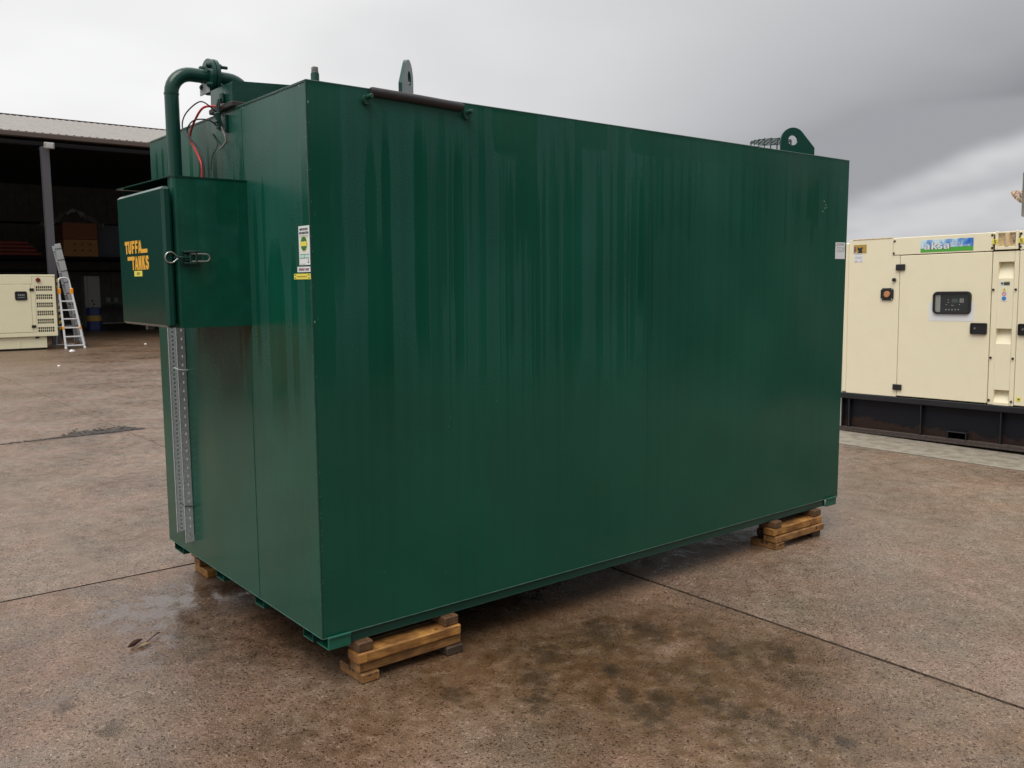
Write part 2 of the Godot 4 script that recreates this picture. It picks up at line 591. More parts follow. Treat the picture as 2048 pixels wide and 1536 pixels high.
func materials() -> void:
	var g := mat("green paint", Color(0.006, 0.046, 0.033), 0.2)
	var hb := soft(31, 256, 256, 0.04, 4, FastNoiseLite.TYPE_SIMPLEX_SMOOTH, true)
	var ht := tex(256, 256, Image.FORMAT_L8, hb)
	g.metallic_specular = 0.45
	g.uv1_triplanar = true
	g.uv1_scale = Vector3.ONE * 1.2
	bump(g, ht, 0.035)
	noisy("dull green paint", Color(0.008, 0.06, 0.04), Color(0.016, 0.066, 0.05), 8.0, 0.42, 0.0, 0.05, 33, 1.5, 1.6)
	noisy("fresh green paint", Color(0.004, 0.11, 0.07), Color(0.008, 0.09, 0.06), 8.0, 0.33, 0.0, 0.05, 34, 3.0)
	noisy("rim paint", Color(0.012, 0.06, 0.045), Color(0.05, 0.12, 0.095), 14.0, 0.55, 0.0, 0.03, 32, 1.2, 1.6)
	mat("dark green paint", Color(0.005, 0.036, 0.027), 0.3)
	noisy("galvanised steel", Color(0.27, 0.29, 0.30), Color(0.44, 0.46, 0.48), 30.0, 0.5, 0.1, 0.02, 35, 2.2, 1.3)
	mat("bright wire", Color(0.42, 0.43, 0.42), 0.18, 0.95)
	noisy("rubber", Color(0.018, 0.015, 0.016), Color(0.03, 0.026, 0.027), 10.0, 0.55, 0.0, 0.05, 36, 5.0)
	mat("red cable", Color(0.55, 0.03, 0.03), 0.45)
	mat("black cable", Color(0.012, 0.014, 0.014), 0.5)
	mat("white plastic", Color(0.72, 0.73, 0.74), 0.45)
	mat("white label", Color(0.74, 0.76, 0.78), 0.4)
	mat("yellow label", Color(0.78, 0.68, 0.1), 0.45)
	mat("amber lettering", Color(0.78, 0.4, 0.03), 0.5)
	mat("ink", Color(0.05, 0.06, 0.06), 0.7)
	mat("grey ink", Color(0.28, 0.29, 0.3), 0.7)
	mat("green ink", Color(0.02, 0.16, 0.06), 0.6)
	mat("brown ink", Color(0.22, 0.1, 0.1), 0.7)
	mat("pale mint", Color(0.5, 0.7, 0.62), 0.5)
	noisy("cream paint", Color(0.82, 0.755, 0.555), Color(0.84, 0.775, 0.575), 5.0, 0.42, 0.0, 0.02, 37, 0.9, 1.3)
	noisy("cream shed paint", Color(0.79, 0.75, 0.53), Color(0.81, 0.77, 0.55), 5.0, 0.45, 0.0, 0.02, 38, 0.9, 1.3)
	noisy("soiled cream", Color(0.52, 0.38, 0.2), Color(0.72, 0.58, 0.36), 9.0, 0.5, 0.0, 0.02, 39, 3.0, 2.2)
	noisy("black frame", Color(0.007, 0.008, 0.010), Color(0.013, 0.014, 0.017), 7.0, 0.42, 0.0, 0.03, 40, 1.2)
	mat("black plastic", Color(0.012, 0.012, 0.013), 0.4)
	mat("dark gap", Color(0.01, 0.01, 0.01), 0.8)
	noisy("rust", Color(0.2, 0.085, 0.035), Color(0.55, 0.48, 0.4), 5.0, 0.8, 0.0, 0.12, 41, 6.0, 2.6)
	noisy("grey steel", Color(0.13, 0.13, 0.125), Color(0.22, 0.215, 0.2), 6.0, 0.5, 0.3, 0.03, 42, 1.4)
	mat("aluminium", Color(0.62, 0.63, 0.64), 0.4, 0.2)
	mat("orange plastic", Color(0.85, 0.33, 0.02), 0.45)
	mat("hazard yellow", Color(0.72, 0.52, 0.03), 0.5)
	mat("lamp red", Color(0.16, 0.02, 0.015), 0.25)
	mat("amber button", Color(0.5, 0.22, 0.1), 0.3)
	mat("pale cabinet", Color(0.22, 0.22, 0.2), 0.5)
	mat("screen", Color(0.06, 0.09, 0.07), 0.2)
	mat("panel grey", Color(0.014, 0.018, 0.022), 0.5)
	mat("light grey", Color(0.32, 0.32, 0.3), 0.5)
	mat("blue drum", Color(0.010, 0.022, 0.10), 0.45)
	mat("drum yellow", Color(0.3, 0.19, 0.02), 0.5)
	mat("warning red", Color(0.6, 0.05, 0.04), 0.5)
	mat("sign blue", Color(0.05, 0.2, 0.55), 0.5)
	mat("gold label", Color(0.42, 0.27, 0.06), 0.45)
	mat("leaf", Color(0.09, 0.045, 0.03), 0.6)
	mat("pale leaf", Color(0.3, 0.2, 0.11), 0.6)
	mat("tar", Color(0.012, 0.011, 0.01), 0.55)
	noisy("roof sheet", Color(0.20, 0.183, 0.165), Color(0.27, 0.248, 0.227), 6.0, 0.5, 0.1, 0.0, 43, 0.35, 1.5)
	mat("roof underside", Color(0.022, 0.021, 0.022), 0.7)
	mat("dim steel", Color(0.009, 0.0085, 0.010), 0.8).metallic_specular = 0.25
	mat("brown fascia", Color(0.10, 0.072, 0.060), 0.5)
	mat("steel grey paint", Color(0.075, 0.074, 0.085), 0.5)
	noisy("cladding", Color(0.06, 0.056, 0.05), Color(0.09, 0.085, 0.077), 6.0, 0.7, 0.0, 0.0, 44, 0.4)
	noisy("dark stuff", Color(0.02, 0.02, 0.022), Color(0.04, 0.038, 0.036), 6.0, 0.6, 0.0, 0.0, 45, 1.0)
	mat("red pipe", Color(0.17, 0.036, 0.022), 0.8)
	mat("orange crate", Color(0.17, 0.058, 0.03), 0.8)
	mat("tan crate", Color(0.27, 0.145, 0.045), 0.8)
	mat("blue grey sheet", Color(0.05, 0.062, 0.08), 0.7)
	mat("plastic sheeting", Color(0.2, 0.19, 0.18), 0.5)
	var gl := mat("glass", Color(0.1, 0.11, 0.11), 0.04)
	gl.transparency = BaseMaterial3D.TRANSPARENCY_ALPHA
	gl.albedo_color.a = 0.03
	gl.metallic_specular = 0.2
	M["wood a"] = wood(51, Color(0.46, 0.31, 0.15), Color(0.70, 0.51, 0.26))
	M["wood b"] = wood(52, Color(0.40, 0.28, 0.155), Color(0.60, 0.44, 0.25))
	M["wood c"] = wood(53, Color(0.28, 0.20, 0.13), Color(0.43, 0.31, 0.19))
	M["wood d"] = wood(54, Color(0.20, 0.16, 0.13), Color(0.33, 0.27, 0.21))

# ---------------------------------------------------------------- ground
func slab(parent: Node3D, x0: float, x1: float, z0: float, z1: float, cell: float, m: Material, org: Vector2, size: float, turn: int, tint: Callable, lift := 0.0) -> void:
	var mb := MB.new()
	mb.use_c = true
	var nx := maxi(1, int(ceil((x1 - x0) / cell)))
	var nz := maxi(1, int(ceil((z1 - z0) / cell)))
	var up := Vector3.UP
	var rough_edge := noise(77, 3.0, 2)
	var idx := PackedInt32Array()
	for j in nz + 1:
		for i in nx + 1:
			var x := lerpf(x0, x1, float(i) / nx)
			var z := lerpf(z0, z1, float(j) / nz)
			var px := x
			var pz := z
			if i == 0 or i == nx: px += 0.003 * rough_edge.get_noise_2d(z * 4.0, x)
			if j == 0 or j == nz: pz += 0.003 * rough_edge.get_noise_2d(x * 4.0, z)
			mb.v.append(Vector3(px, lift, pz))
			mb.n.append(up)
			var u := (Vector2(x, z) - org) / size
			match turn:
				1: u = Vector2(-u.y, u.x)
				2: u = -u
				3: u = Vector2(u.y, -u.x)
			mb.t.append(u)
			mb.c.append(tint.call(x, z))
	for j in nz:
		for i in nx:
			var a := j * (nx + 1) + i
			idx.append_array([a, a + 1, a + nx + 2, a, a + nx + 2, a + nx + 1])
	# edges of the slab go down into the joint
	var dark := Color(0.5, 0.5, 0.5)
	for e in [[Vector3(x0, 0, z0), Vector3(x1, 0, z0), Vector3(0, 0, -1)], [Vector3(x0, 0, z1), Vector3(x1, 0, z1), Vector3(0, 0, 1)], [Vector3(x0, 0, z0), Vector3(x0, 0, z1), Vector3(-1, 0, 0)], [Vector3(x1, 0, z0), Vector3(x1, 0, z1), Vector3(1, 0, 0)]]:
		var b := mb.v.size()
		for q in [e[0], e[1]]:
			for y in [lift - 0.001, lift - 0.05]:
				mb.v.append(Vector3(q.x, y, q.z))
				mb.n.append(e[2])
				mb.t.append((Vector2(q.x, q.z) - org) / size + Vector2(0, y))
				mb.c.append(dark)
		idx.append_array([b, b + 2, b + 3, b, b + 3, b + 1])
	var arr := []
	arr.resize(Mesh.ARRAY_MAX)
	arr[Mesh.ARRAY_VERTEX] = mb.v; arr[Mesh.ARRAY_NORMAL] = mb.n; arr[Mesh.ARRAY_TEX_UV] = mb.t; arr[Mesh.ARRAY_COLOR] = mb.c; arr[Mesh.ARRAY_INDEX] = idx
	var am := ArrayMesh.new()
	am.add_surface_from_arrays(Mesh.PRIMITIVE_TRIANGLES, arr)
	obj("concrete_slab", am, m, parent)

func ell(u: float, v: float, cx: float, cz: float, rx: float, rz: float) -> float:
	var d := Vector2((u - cx) / rx, (v - cz) / rz).length()
	return clampf(1.6 * (1.0 - d), 0.0, 1.0)

func build_ground() -> void:
	# joint filler and everything out to the horizon
	var ground := Node3D.new()
	ground.name = "ground"
	ground.set_meta("kind", "structure")
	add_child(ground)
	var far_m := noisy("far ground", Color(0.13, 0.105, 0.09), Color(0.17, 0.14, 0.12), 5.0, 0.6, 0.0, 0.0, 46, 0.1)
	# the yard bed: a dark sheet under the slabs, a ring of plain concrete beyond them
	var bed := MB.new()
	bed.flat([Vector3(-22, -0.028, -31), Vector3(20, -0.028, -31), Vector3(20, -0.028, 21), Vector3(-22, -0.028, 21)], Vector3.UP)
	obj("joint_filler", bed, M["tar"], ground)
	var ring := MB.new()
	var e := 420.0
	for q in [[-e, e, -e, -39.0], [-e, -22.0, -39.0, 21.0], [20.0, e, -39.0, 21.0], [-e, e, 21.0, e]]:
		ring.flat([Vector3(q[0], -0.006, q[2]), Vector3(q[1], -0.006, q[2]), Vector3(q[1], -0.006, q[3]), Vector3(q[0], -0.006, q[3])], Vector3.UP)
	obj("outer_yard", ring, far_m, ground)

	# --- the slab the camera stands on: its own oil stains and wet patch
	var N := 2048
	var s0 := Vector2(-2.6, -2.04)
	var S := 4.64
	var nz := noise(61, 2.2, 4)
	var nz2 := noise(62, 9.0, 3)
	var stain := mask_image(256, 256, N, func(u: float, v: float) -> float:
		var x := s0.x + u * S
		var z := s0.y + v * S
		var w := nz.get_noise_2d(x, z)
		var w2 := nz2.get_noise_2d(x, z)
		var k := 1.0 * ell(x + 0.12 * w, z + 0.12 * w, 1.22, 0.66, 0.85, 0.85) * (0.7 + 0.7 * w2 + 0.25 * w)
		k = maxf(k, 0.75 * ell(x, z, 0.75, 0.22, 0.8, 0.55) * (0.7 + 0.6 * w2))
		k = maxf(k, 0.6 * ell(x, z, 1.1, 1.35, 0.6, 0.6) * (0.6 + 0.9 * w2))
		k = maxf(k, 0.85 * ell(x, z, 1.1, -0.55, 1.3, 0.9) * (0.8 + 0.3 * w2))
		k = maxf(k, 0.7 * ell(x, z, 1.62, 0.95, 0.5, 0.42) * (0.7 + 0.8 * w2))
		k = maxf(k, 0.4 * ell(x, z, 0.1, 0.3, 0.9, 0.55) * (0.5 + 0.9 * w2))
		# swept band of tyre dirt between the joint and the stain
		var band := absf(x - 1.72 + 0.05 * w2) / 0.1
		k = maxf(k, 0.5 * clampf(1.0 - band, 0, 1) * smoothstep(0.2, 0.5, z) * (1.0 - smoothstep(0.9, 1.2, z)))
		k = maxf(k, 0.30 * smoothstep(0.1, 0.6, w) )
		# clean swept arc
		k *= 1.0 - 0.8 * ell(x, z, 1.42 + 0.05 * w2, 0.60, 0.22, 0.08)
		return k)
	var spots := []
	for q in [[1.14, 1.06, .055], [1.21, 1.28, .055], [1.2, 1.42, .05], [1.02, .90, .06], [1.16, 1.17, .045], [0.93, .80, .05], [1.27, 1.55, .04], [0.88, .98, .07], [1.05, .60, .06], [0.75, .45, .08], [1.3, .25, .1], [0.95, .3, .08], [1.78, .95, .07], [1.6, .75, .08], [-.76, -.24, .05], [-.85, -.54, .04], [.62, .62, .06], [1.5, .42, .09], [0.4, .35, .06]]:
		spots.append(q)
	var blot := mask_image(256, 256, N, func(u: float, v: float) -> float:
		var x := s0.x + u * S
		var z := s0.y + v * S
		var w := nz2.get_noise_2d(x * 1.5, z * 1.5)
		var k := 0.0
		for q in spots:
			var dx: float = (x - q[0]) * 0.8 + (z - q[1]) * 0.5
			var dz: float = (z - q[1]) * 0.9 - (x - q[0]) * 0.5
			var d := Vector2(dx / (q[2] * 0.75), dz / (q[2] * 1.35)).length() + w * 1.0
			k = maxf(k, clampf(1.3 - d, 0, 1) * 1.05)
		return k)
	var wet := mask_image(256, 256, N, func(u: float, v: float) -> float:
		var x := s0.x + u * S
		var z := s0.y + v * S
		var w := nz.get_noise_2d(x * 1.3, z * 1.3)
		var w2 := nz2.get_noise_2d(x, z)
		var k := 1.15 * ell(x + 0.1 * w, z + 0.1 * w2, -0.12, -1.38, 0.55, 0.42)
		k = maxf(k, 0.75 * ell(x + 0.15 * w, z + 0.15 * w, 0.05, -0.85, 0.9, 1.0) * (0.75 + 0.8 * w2))
		k = maxf(k, 0.6 * ell(x, z, 0.9, -0.7, 1.6, 0.9))
		k = maxf(k, clampf(0.10 + 0.5 * w + 0.25 * w2, 0, 0.35))
		return k)
	var near := concrete(N, S, 71, false, stain, wet, blot)
	var tile := concrete(1024, 2.6, 81, true, null, null, null)

	var b1 := noise(91, 0.35, 4)
	var b2 := noise(92, 1.6, 3)
	var none := func(x: float, z: float) -> Color:
		var w := smoothstep(-1.0, 1.6, x + 0.4 * z) * (0.8 + 0.5 * b2.get_noise_2d(x, z))
		return Color(1.01 + 0.03 * w, 0.945 - 0.015 * w, 0.91 - 0.08 * w)
	var yard := func(x: float, z: float) -> Color:
		var k := 1.38 + 0.17 * b1.get_noise_2d(x, z) + 0.10 * b2.get_noise_2d(x, z)
		var warm := 0.05 * b2.get_noise_2d(x * 0.7 + 50.0, z * 0.7) + 0.03
		# rut filled with dirt along the far joint
		var behind := -7.375 - z
		var rut := 0.0
		if behind > -0.02 and behind < 0.9:
			rut = exp(-pow(behind / (0.22 + 0.1 * b2.get_noise_2d(x * 2.0, 3.0)), 2.0)) * clampf(0.7 + 1.6 * b2.get_noise_2d(x * 5.0, z * 6.0) + (0.5 if behind < 0.1 else 0.0), 0.0, 1.0) * (0.45 * smoothstep(-1.2, -0.3, x) + 0.55 * smoothstep(0.45, 0.75, x)) * (1.0 - smoothstep(1.3, 1.5, x))
		k *= 1.0 - 0.85 * rut
		# damp, oily ground in front of the shed
		var apron := smoothstep(-15.5, -19.0, z + 0.9 * b1.get_noise_2d(x * 0.8, z * 2.0) - 0.35 * (x - 3.0))
		k *= 1.0 - 0.5 * apron
		return Color(k * (1.0 + warm + 0.05 * apron), k, k * (1.0 - warm - 0.12 * apron))
	var right := func(x: float, z: float) -> Color:
		var k := 1.10 + 0.15 * b1.get_noise_2d(x + 30.0, z) + 0.11 * b2.get_noise_2d(x, z)
		var s := ell(x, z, 2.6, -0.5, 0.9, 0.7)
		k *= 1.0 - 0.25 * s
		var warm := 0.05 * b2.get_noise_2d(x * 0.7, z * 0.7 + 20.0) + 0.05 * s
		return Color(k * (1.03 + warm), k, k * (0.94 - warm))
	var j := 0.010
	slab(ground, s0.x + j, 2.04 - j, -2.04 + j, 7.3, 0.4, near, s0, S, 0, none)
	slab(ground, 2.04 + j, 6.66 - j, -2.04 + j, 3.2 - j, 0.06, tile, Vector2(0.3, 0.7), 2.6, 1, right)
	slab(ground, 2.04 + j, 6.66 - j, 3.2 + j, 8.4, 0.3, tile, Vector2(0.9, 0.1), 2.6, 2, right)
	slab(ground, -7.2 + j, s0.x - j, -2.04 + j, 7.3, 0.3, tile, Vector2(0.5, 0.2), 2.6, 3, yard)
	# rows further back
	var xs := [-8.0, -3.3, 1.3, 5.9, 10.5, 15.1]
	var zs := [-30.6, -24.1, -18.1, -12.7, -7.38, -2.04]
	for r in zs.size() - 1:
		for c in xs.size() - 1:
			var cell := 0.09 if r == 4 and c in [1, 2] else (0.06 if r == 3 and c in [1, 2] else 0.25)
			var jx := 0.0022 if r < 4 else 0.003
			slab(ground, xs[c] + jx, xs[c + 1] - jx, zs[r] + 0.004, zs[r + 1] - (j if r == 4 else 0.004), cell, tile, Vector2(c * 0.83, r * 1.37), 2.6, (r * 2 + c) % 4, yard)
	# crumbled joint filled with wet dirt
	var dirt := noisy("wet dirt", Color(0.014, 0.010, 0.007), Color(0.045, 0.033, 0.024), 9.0, 0.6, 0.0, 0.4, 58, 3.0, 1.8)
	var dm := MB.new()
	var dn2 := noise(59, 5.0, 3)
	var cs2 := 0.03
	for i in 62:
		for q in 22:
			var x := -0.35 + i * cs2
			var z := -7.36 - q * cs2
			var span := smoothstep(0.55, 0.8, x) * (1.0 - smoothstep(1.36, 1.5, x))
			var reach := 0.06 + 0.30 * span + 0.04 * smoothstep(-0.3, 0.4, x)
			var v := 1.0 - (q * cs2) / maxf(reach, 0.01) + 1.1 * dn2.get_noise_2d(x * 2.2, z * 4.0) - 0.25 * (1.0 - span)
			if q == 0 and x > 0.62 and x < 1.46: v = 1.0
			if v < 0.38: continue
			var c := []
			for h in [[0, 0], [1, 0], [1, 1], [0, 1]]:
				var px: float = x + h[0] * cs2
				var pz: float = z - h[1] * cs2 - 0.06 * (px - 0.68)
				c.append(Vector3(px + 0.012 * dn2.get_noise_2d(px * 9.0, pz * 9.0), 0.005 + 0.004 * dn2.get_noise_2d(px * 7.0, pz * 7.0 + 3.0), pz + 0.012 * dn2.get_noise_2d(px * 9.0 + 5.0, pz * 9.0)))
			dm.flat([c[0], c[1], c[2]], Vector3.UP)
			dm.flat([c[0], c[2], c[3]], Vector3.UP)
	var dirt_o := obj("joint_dirt", dm, dirt, ground)
	dirt_o.set_meta("kind", "stuff")
	for path in [[Vector2(0.95, -8.62), Vector2(1.12, -8.50), Vector2(1.31, -8.40), Vector2(1.52, -8.22), Vector2(1.72, -8.18), Vector2(1.95, -8.02), Vector2(2.3, -7.95)], [Vector2(0.0, -8.9), Vector2(0.35, -8.98), Vector2(0.62, -8.86), Vector2(0.95, -8.84)]]:
		var ck := MB.new()
		var wn2 := noise(3, 2.0, 3)
		for i in path.size() - 1:
			for q in 6:
				var ends := []
				for h in [q / 6.0, (q + 1) / 6.0]:
					var p: Vector2 = path[i].lerp(path[i + 1], h)
					var dn: Vector2 = (path[i + 1] - path[i]).orthogonal().normalized()
					p += dn * 0.025 * wn2.get_noise_2d(p.x * 6.0, p.y * 6.0)
					var hw := 0.0035 + 0.003 * wn2.get_noise_2d(p.x * 9.0 + 7.0, p.y * 9.0)
					ends.append([p - dn * hw, p + dn * hw])
				ck.flat([Vector3(ends[0][0].x, 0.004, ends[0][0].y), Vector3(ends[1][0].x, 0.004, ends[1][0].y), Vector3(ends[1][1].x, 0.004, ends[1][1].y), Vector3(ends[0][1].x, 0.004, ends[0][1].y)], Vector3.UP)
		obj("crack", ck, M["tar"], ground)
	# pale concrete strip that the cream generator stands on
	var strip := obj("concrete_strip", plain_box(Vector3(6.665, -0.04, -3.6), Vector3(9.4, 0.010, 8.0), 0.004), noisy("pale concrete", Color(0.2, 0.18, 0.145), Color(0.3, 0.27, 0.22), 7.0, 0.55, 0.0, 0.1, 47, 0.9, 1.8))
	strip.set_meta("kind", "structure")

# ---------------------------------------------------------------- shed
func build_shed() -> void:
	var t := thing("open_fronted_shed", "open fronted steel shed with shallow brown grey sheeted roof and dark inside", "shed", Vector3(5, 0, -31))
	var x0 := -13.0
	var x1 := 23.0
	var zf := -24.35
	var zr := -31.0
	var zb := -38.0
	var ye := 5.80
	var yr := 7.30
	# ribbed roof sheets, one metre wide
	var slope := Vector3(0, yr - ye, zr - zf)
	var L := slope.length()
	var dir := slope / L
	var nrm := Vector3.RIGHT.cross(dir).normalized()
	if nrm.y < 0: nrm = -nrm
	var sheet := MB.new()
	var prof := []
	for k in 5:
		prof.append_array([Vector2(k * 0.2, 0), Vector2(k * 0.2 + 0.10, 0), Vector2(k * 0.2 + 0.13, 0.018), Vector2(k * 0.2 + 0.16, 0.018), Vector2(k * 0.2 + 0.19, 0)])
	prof.append(Vector2(1.0, 0))
	for i in prof.size() - 1:
		var a: Vector3 = Vector3.RIGHT * prof[i].x + nrm * prof[i].y
		var b: Vector3 = Vector3.RIGHT * prof[i + 1].x + nrm * prof[i + 1].y
		sheet.flat([a, b, b + dir * L, a + dir * L], nrm)
		sheet.flat([a - nrm * 0.004, b - nrm * 0.004, b - nrm * 0.004 + dir * L, a - nrm * 0.004 + dir * L], -nrm)
		sheet.flat([a, b, b - nrm * 0.004, a - nrm * 0.004], -dir)
		sheet.flat([a + dir * L, b + dir * L, b + dir * L - nrm * 0.004, a + dir * L - nrm * 0.004], dir)
	var sm := sheet.mesh()
	for i in int(x1 - x0):
		var o := obj("roof_sheet", sm, M["roof sheet"], t)
		o.position = t.transform.affine_inverse() * Vector3(x0 + i, ye, zf)
	# roof lining, far slope, end and back walls
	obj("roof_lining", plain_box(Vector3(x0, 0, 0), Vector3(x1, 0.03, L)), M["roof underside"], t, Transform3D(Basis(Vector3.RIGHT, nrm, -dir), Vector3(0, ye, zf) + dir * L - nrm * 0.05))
	var back := MB.new()
	var d2 := Vector3(0, ye - yr, zb - zr)
	var n2 := Vector3.RIGHT.cross(d2).normalized()
	if n2.y < 0: n2 = -n2
	back.box(Vector3(x0, -0.04, -0.4), Vector3(x1, 0.0, d2.length()), 0.0, Transform3D(Basis(Vector3.RIGHT, n2, -d2.normalized()), Vector3(0, yr, zr) + d2))
	obj("rear_roof", back, M["roof underside"], t)
	obj("ridge_cap", plain_box(Vector3(x0, yr + 0.0, zr - 0.16), Vector3(x1, yr + 0.012, zr + 0.16)), M["roof sheet"], t)
	var wall := MB.new()
	for i in int((x1 - x0) / 0.5):
		var x := x0 + i * 0.5
		wall.box(Vector3(x, 0, zb - 0.12), Vector3(x + 0.32, ye, zb - 0.03))
		wall.box(Vector3(x + 0.32, 0, zb - 0.12), Vector3(x + 0.5, ye, zb))
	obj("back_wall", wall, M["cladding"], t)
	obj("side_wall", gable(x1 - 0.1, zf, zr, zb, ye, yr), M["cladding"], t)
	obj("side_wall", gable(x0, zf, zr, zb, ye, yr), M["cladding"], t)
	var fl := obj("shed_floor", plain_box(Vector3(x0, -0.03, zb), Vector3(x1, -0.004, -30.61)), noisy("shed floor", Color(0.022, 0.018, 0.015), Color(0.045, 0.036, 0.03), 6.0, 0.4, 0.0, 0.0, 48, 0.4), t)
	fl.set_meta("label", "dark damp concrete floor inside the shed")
	# fascia, eaves beam, purlins and columns
	obj("gutter", plain_box(Vector3(x0, ye - 0.16, zf - 0.02), Vector3(x1, ye - 0.015, zf + 0.14), 0.02), M["brown fascia"], t)
	var bm := MB.new()
	bm.box(Vector3(x0, 5.40, -24.16), Vector3(x1, 5.52, -24.06), 0.004)
	bm.box(Vector3(x0, 5.42, -24.05), Vector3(x1, 5.50, -24.04))
	obj("eaves_beam", bm, M["dim steel"], t)
	for k in 4:
		var pz := lerpf(zf - 1.2, zr + 0.3, k / 3.0)
		var py := ye + (pz - zf) / (zr - zf) * (yr - ye) - 0.26
		obj("purlin", plain_box(Vector3(x0, py, pz - 0.04), Vector3(x1, py + 0.17, pz + 0.04)), M["dim steel"], t)
	var cs := MB.new()   # I-section
	cs.box(Vector3(-0.10, 0, -0.09), Vector3(0.10, 5.38, -0.075), 0.003)
	cs.box(Vector3(-0.10, 0, 0.075), Vector3(0.10, 5.38, 0.09), 0.003)
	cs.box(Vector3(-0.006, 0, -0.074), Vector3(0.006, 5.38, 0.074))
	cs.box(Vector3(-0.16, 0, -0.15), Vector3(0.16, 0.02, 0.15), 0.003)
	var cm := cs.mesh()
	for x in [-8.1, -2.0, 4.085, 10.2, 16.3]:
		var c := obj("column", cm, M["steel grey paint"], t)
		c.position = t.transform.affine_inverse() * Vector3(x, 0, -23.98)
		c = obj("column", cm, M["steel grey paint"], t)
		c.position = t.transform.affine_inverse() * Vector3(x, 0, -37.8)
		var rf := MB.new()
		rf.tube([Vector3(x, 5.3, -24.1), Vector3(x, yr - 0.5, zr)], 0.1, 4, false)
		obj("rafter", rf, M["dim steel"], t)
	for y in [2.2, 4.15]:
		obj("wall_rail", plain_box(Vector3(x0, y, zb + 0.01), Vector3(x1, y + 0.09, zb + 0.09)), M["dim steel"], t)
	# yellow and black edge guard on the column
	var hz := Node3D.new()
	hz.name = "edge_guard"
	t.add_child(hz)
	hz.position = t.transform.affine_inverse() * Vector3(4.19, 0.42, -23.86)
	for i in 17:
		var p := PackedVector2Array([Vector2(-0.035, i * 0.082), Vector2(0.035, i * 0.082 + 0.05), Vector2(0.035, i * 0.082 + 0.131), Vector2(-0.035, i * 0.082 + 0.081)])
		var pm := MB.new()
		pm.prism(p, 0.02, Transform3D(Basis(), Vector3(0, 0, 0)))
		obj("yellow_band" if i % 2 == 0 else "black_band", pm, M["hazard yellow"] if i % 2 == 0 else M["black plastic"], hz, t.transform * hz.transform)
	# floodlight at the top of the column
	var fx := Transform3D(Basis(Vector3.RIGHT, deg_to_rad(8.0)), Vector3(4.155, 5.39, -23.72))
	obj("floodlight", plain_box(Vector3(-0.125, -0.085, -0.06), Vector3(0.125, 0.085, 0.04), 0.02), M["light grey"], t, fx)
	var fb: Node3D = t.get_node("floodlight")
	obj("lens", plain_box(Vector3(-0.085, -0.055, 0.036), Vector3(0.085, 0.055, 0.046), 0.004), M["aluminium"], fb, fx)
	obj("lamp_bracket", plain_box(Vector3(-0.02, -0.05, -0.16), Vector3(0.02, 0.02, -0.055)), M["light grey"], fb, fx)
	# raised storage deck
	obj("storage_deck", plain_box(Vector3(1.0, 2.62, -37.5), Vector3(16.0, 2.72, -33.4), 0.01), M["dim steel"], t)
	for x in [1.4, 5.9, 10.4, 15.0]:
		obj("deck_post", plain_box(Vector3(x, 0, -33.6), Vector3(x + 0.12, 2.62, -33.48)), M["dim steel"], t)

func gable(x: float, zf: float, zr: float, zb: float, ye: float, yr: float) -> MB:
	var m := MB.new()
	m.prism(PackedVector2Array([Vector2(zf + 0.3, 0), Vector2(zf + 0.3, ye - 0.1), Vector2(zr, yr - 0.1), Vector2(zb, ye - 0.1), Vector2(zb, 0)]), 0.1, Transform3D(FACE_LEFT, Vector3(x + 0.1, 0, 0)))
	return m

func build_opposite_shed() -> void:
	# stands across the yard behind the camera; the wet paint of the tank mirrors it
	var t := thing("opposite_shed", "long dark clad shed across the yard, mirrored in the wet side of the tank", "shed", Vector3(10, 0, 18))
	obj("wall", plain_box(Vector3(-9, 0, 17), Vector3(38, 5.6, 27)), M["cladding"], t)
	var r := MB.new()
	r.box(Vector3(-9.3, -0.1, 0), Vector3(38.3, 0.1, 5.6), 0.0, Transform3D(Basis(Vector3.RIGHT, -0.22), Vector3(0, 5.7, 16.8)))
	obj("roof", r, M["roof sheet"], t)
	for i in 5:
		obj("roller_door", plain_box(Vector3(-5 + i * 8.5, 0, 16.95), Vector3(-0.5 + i * 8.5, 4.2, 17.0)), M["grey steel"], t)

func build_skip() -> void:
	# left of the picture: its red flank is mirrored in the wet end of the tank
	var t := thing("steel_skip", "low red steel skip left of the yard, mirrored in the end of the tank", "skip", Vector3(-3.6, 0, -9.6))
	var R := noisy("skip red", Color(0.22, 0.03, 0.02), Color(0.3, 0.07, 0.03), 4.0, 0.6, 0.0, 0.0, 55, 0.6)
	var b := MB.new()
	var prof := PackedVector2Array([Vector2(-4.9, 1.15), Vector2(-4.3, 0.12), Vector2(-2.75, 0.12), Vector2(-2.25, 1.15)])
	b.prism(prof, 1.5, Transform3D(Basis(), Vector3(0, 0, -10.4)))
	obj("body", b, R, t)
	obj("rim", plain_box(Vector3(-4.96, 1.152, -10.46), Vector3(-2.2, 1.22, -8.84), 0.01), R, t)
	for x in [-4.1, -3.0]:
		obj("runner", plain_box(Vector3(x, 0, -10.3), Vector3(x + 0.12, 0.118, -9.0)), M["black frame"], t)

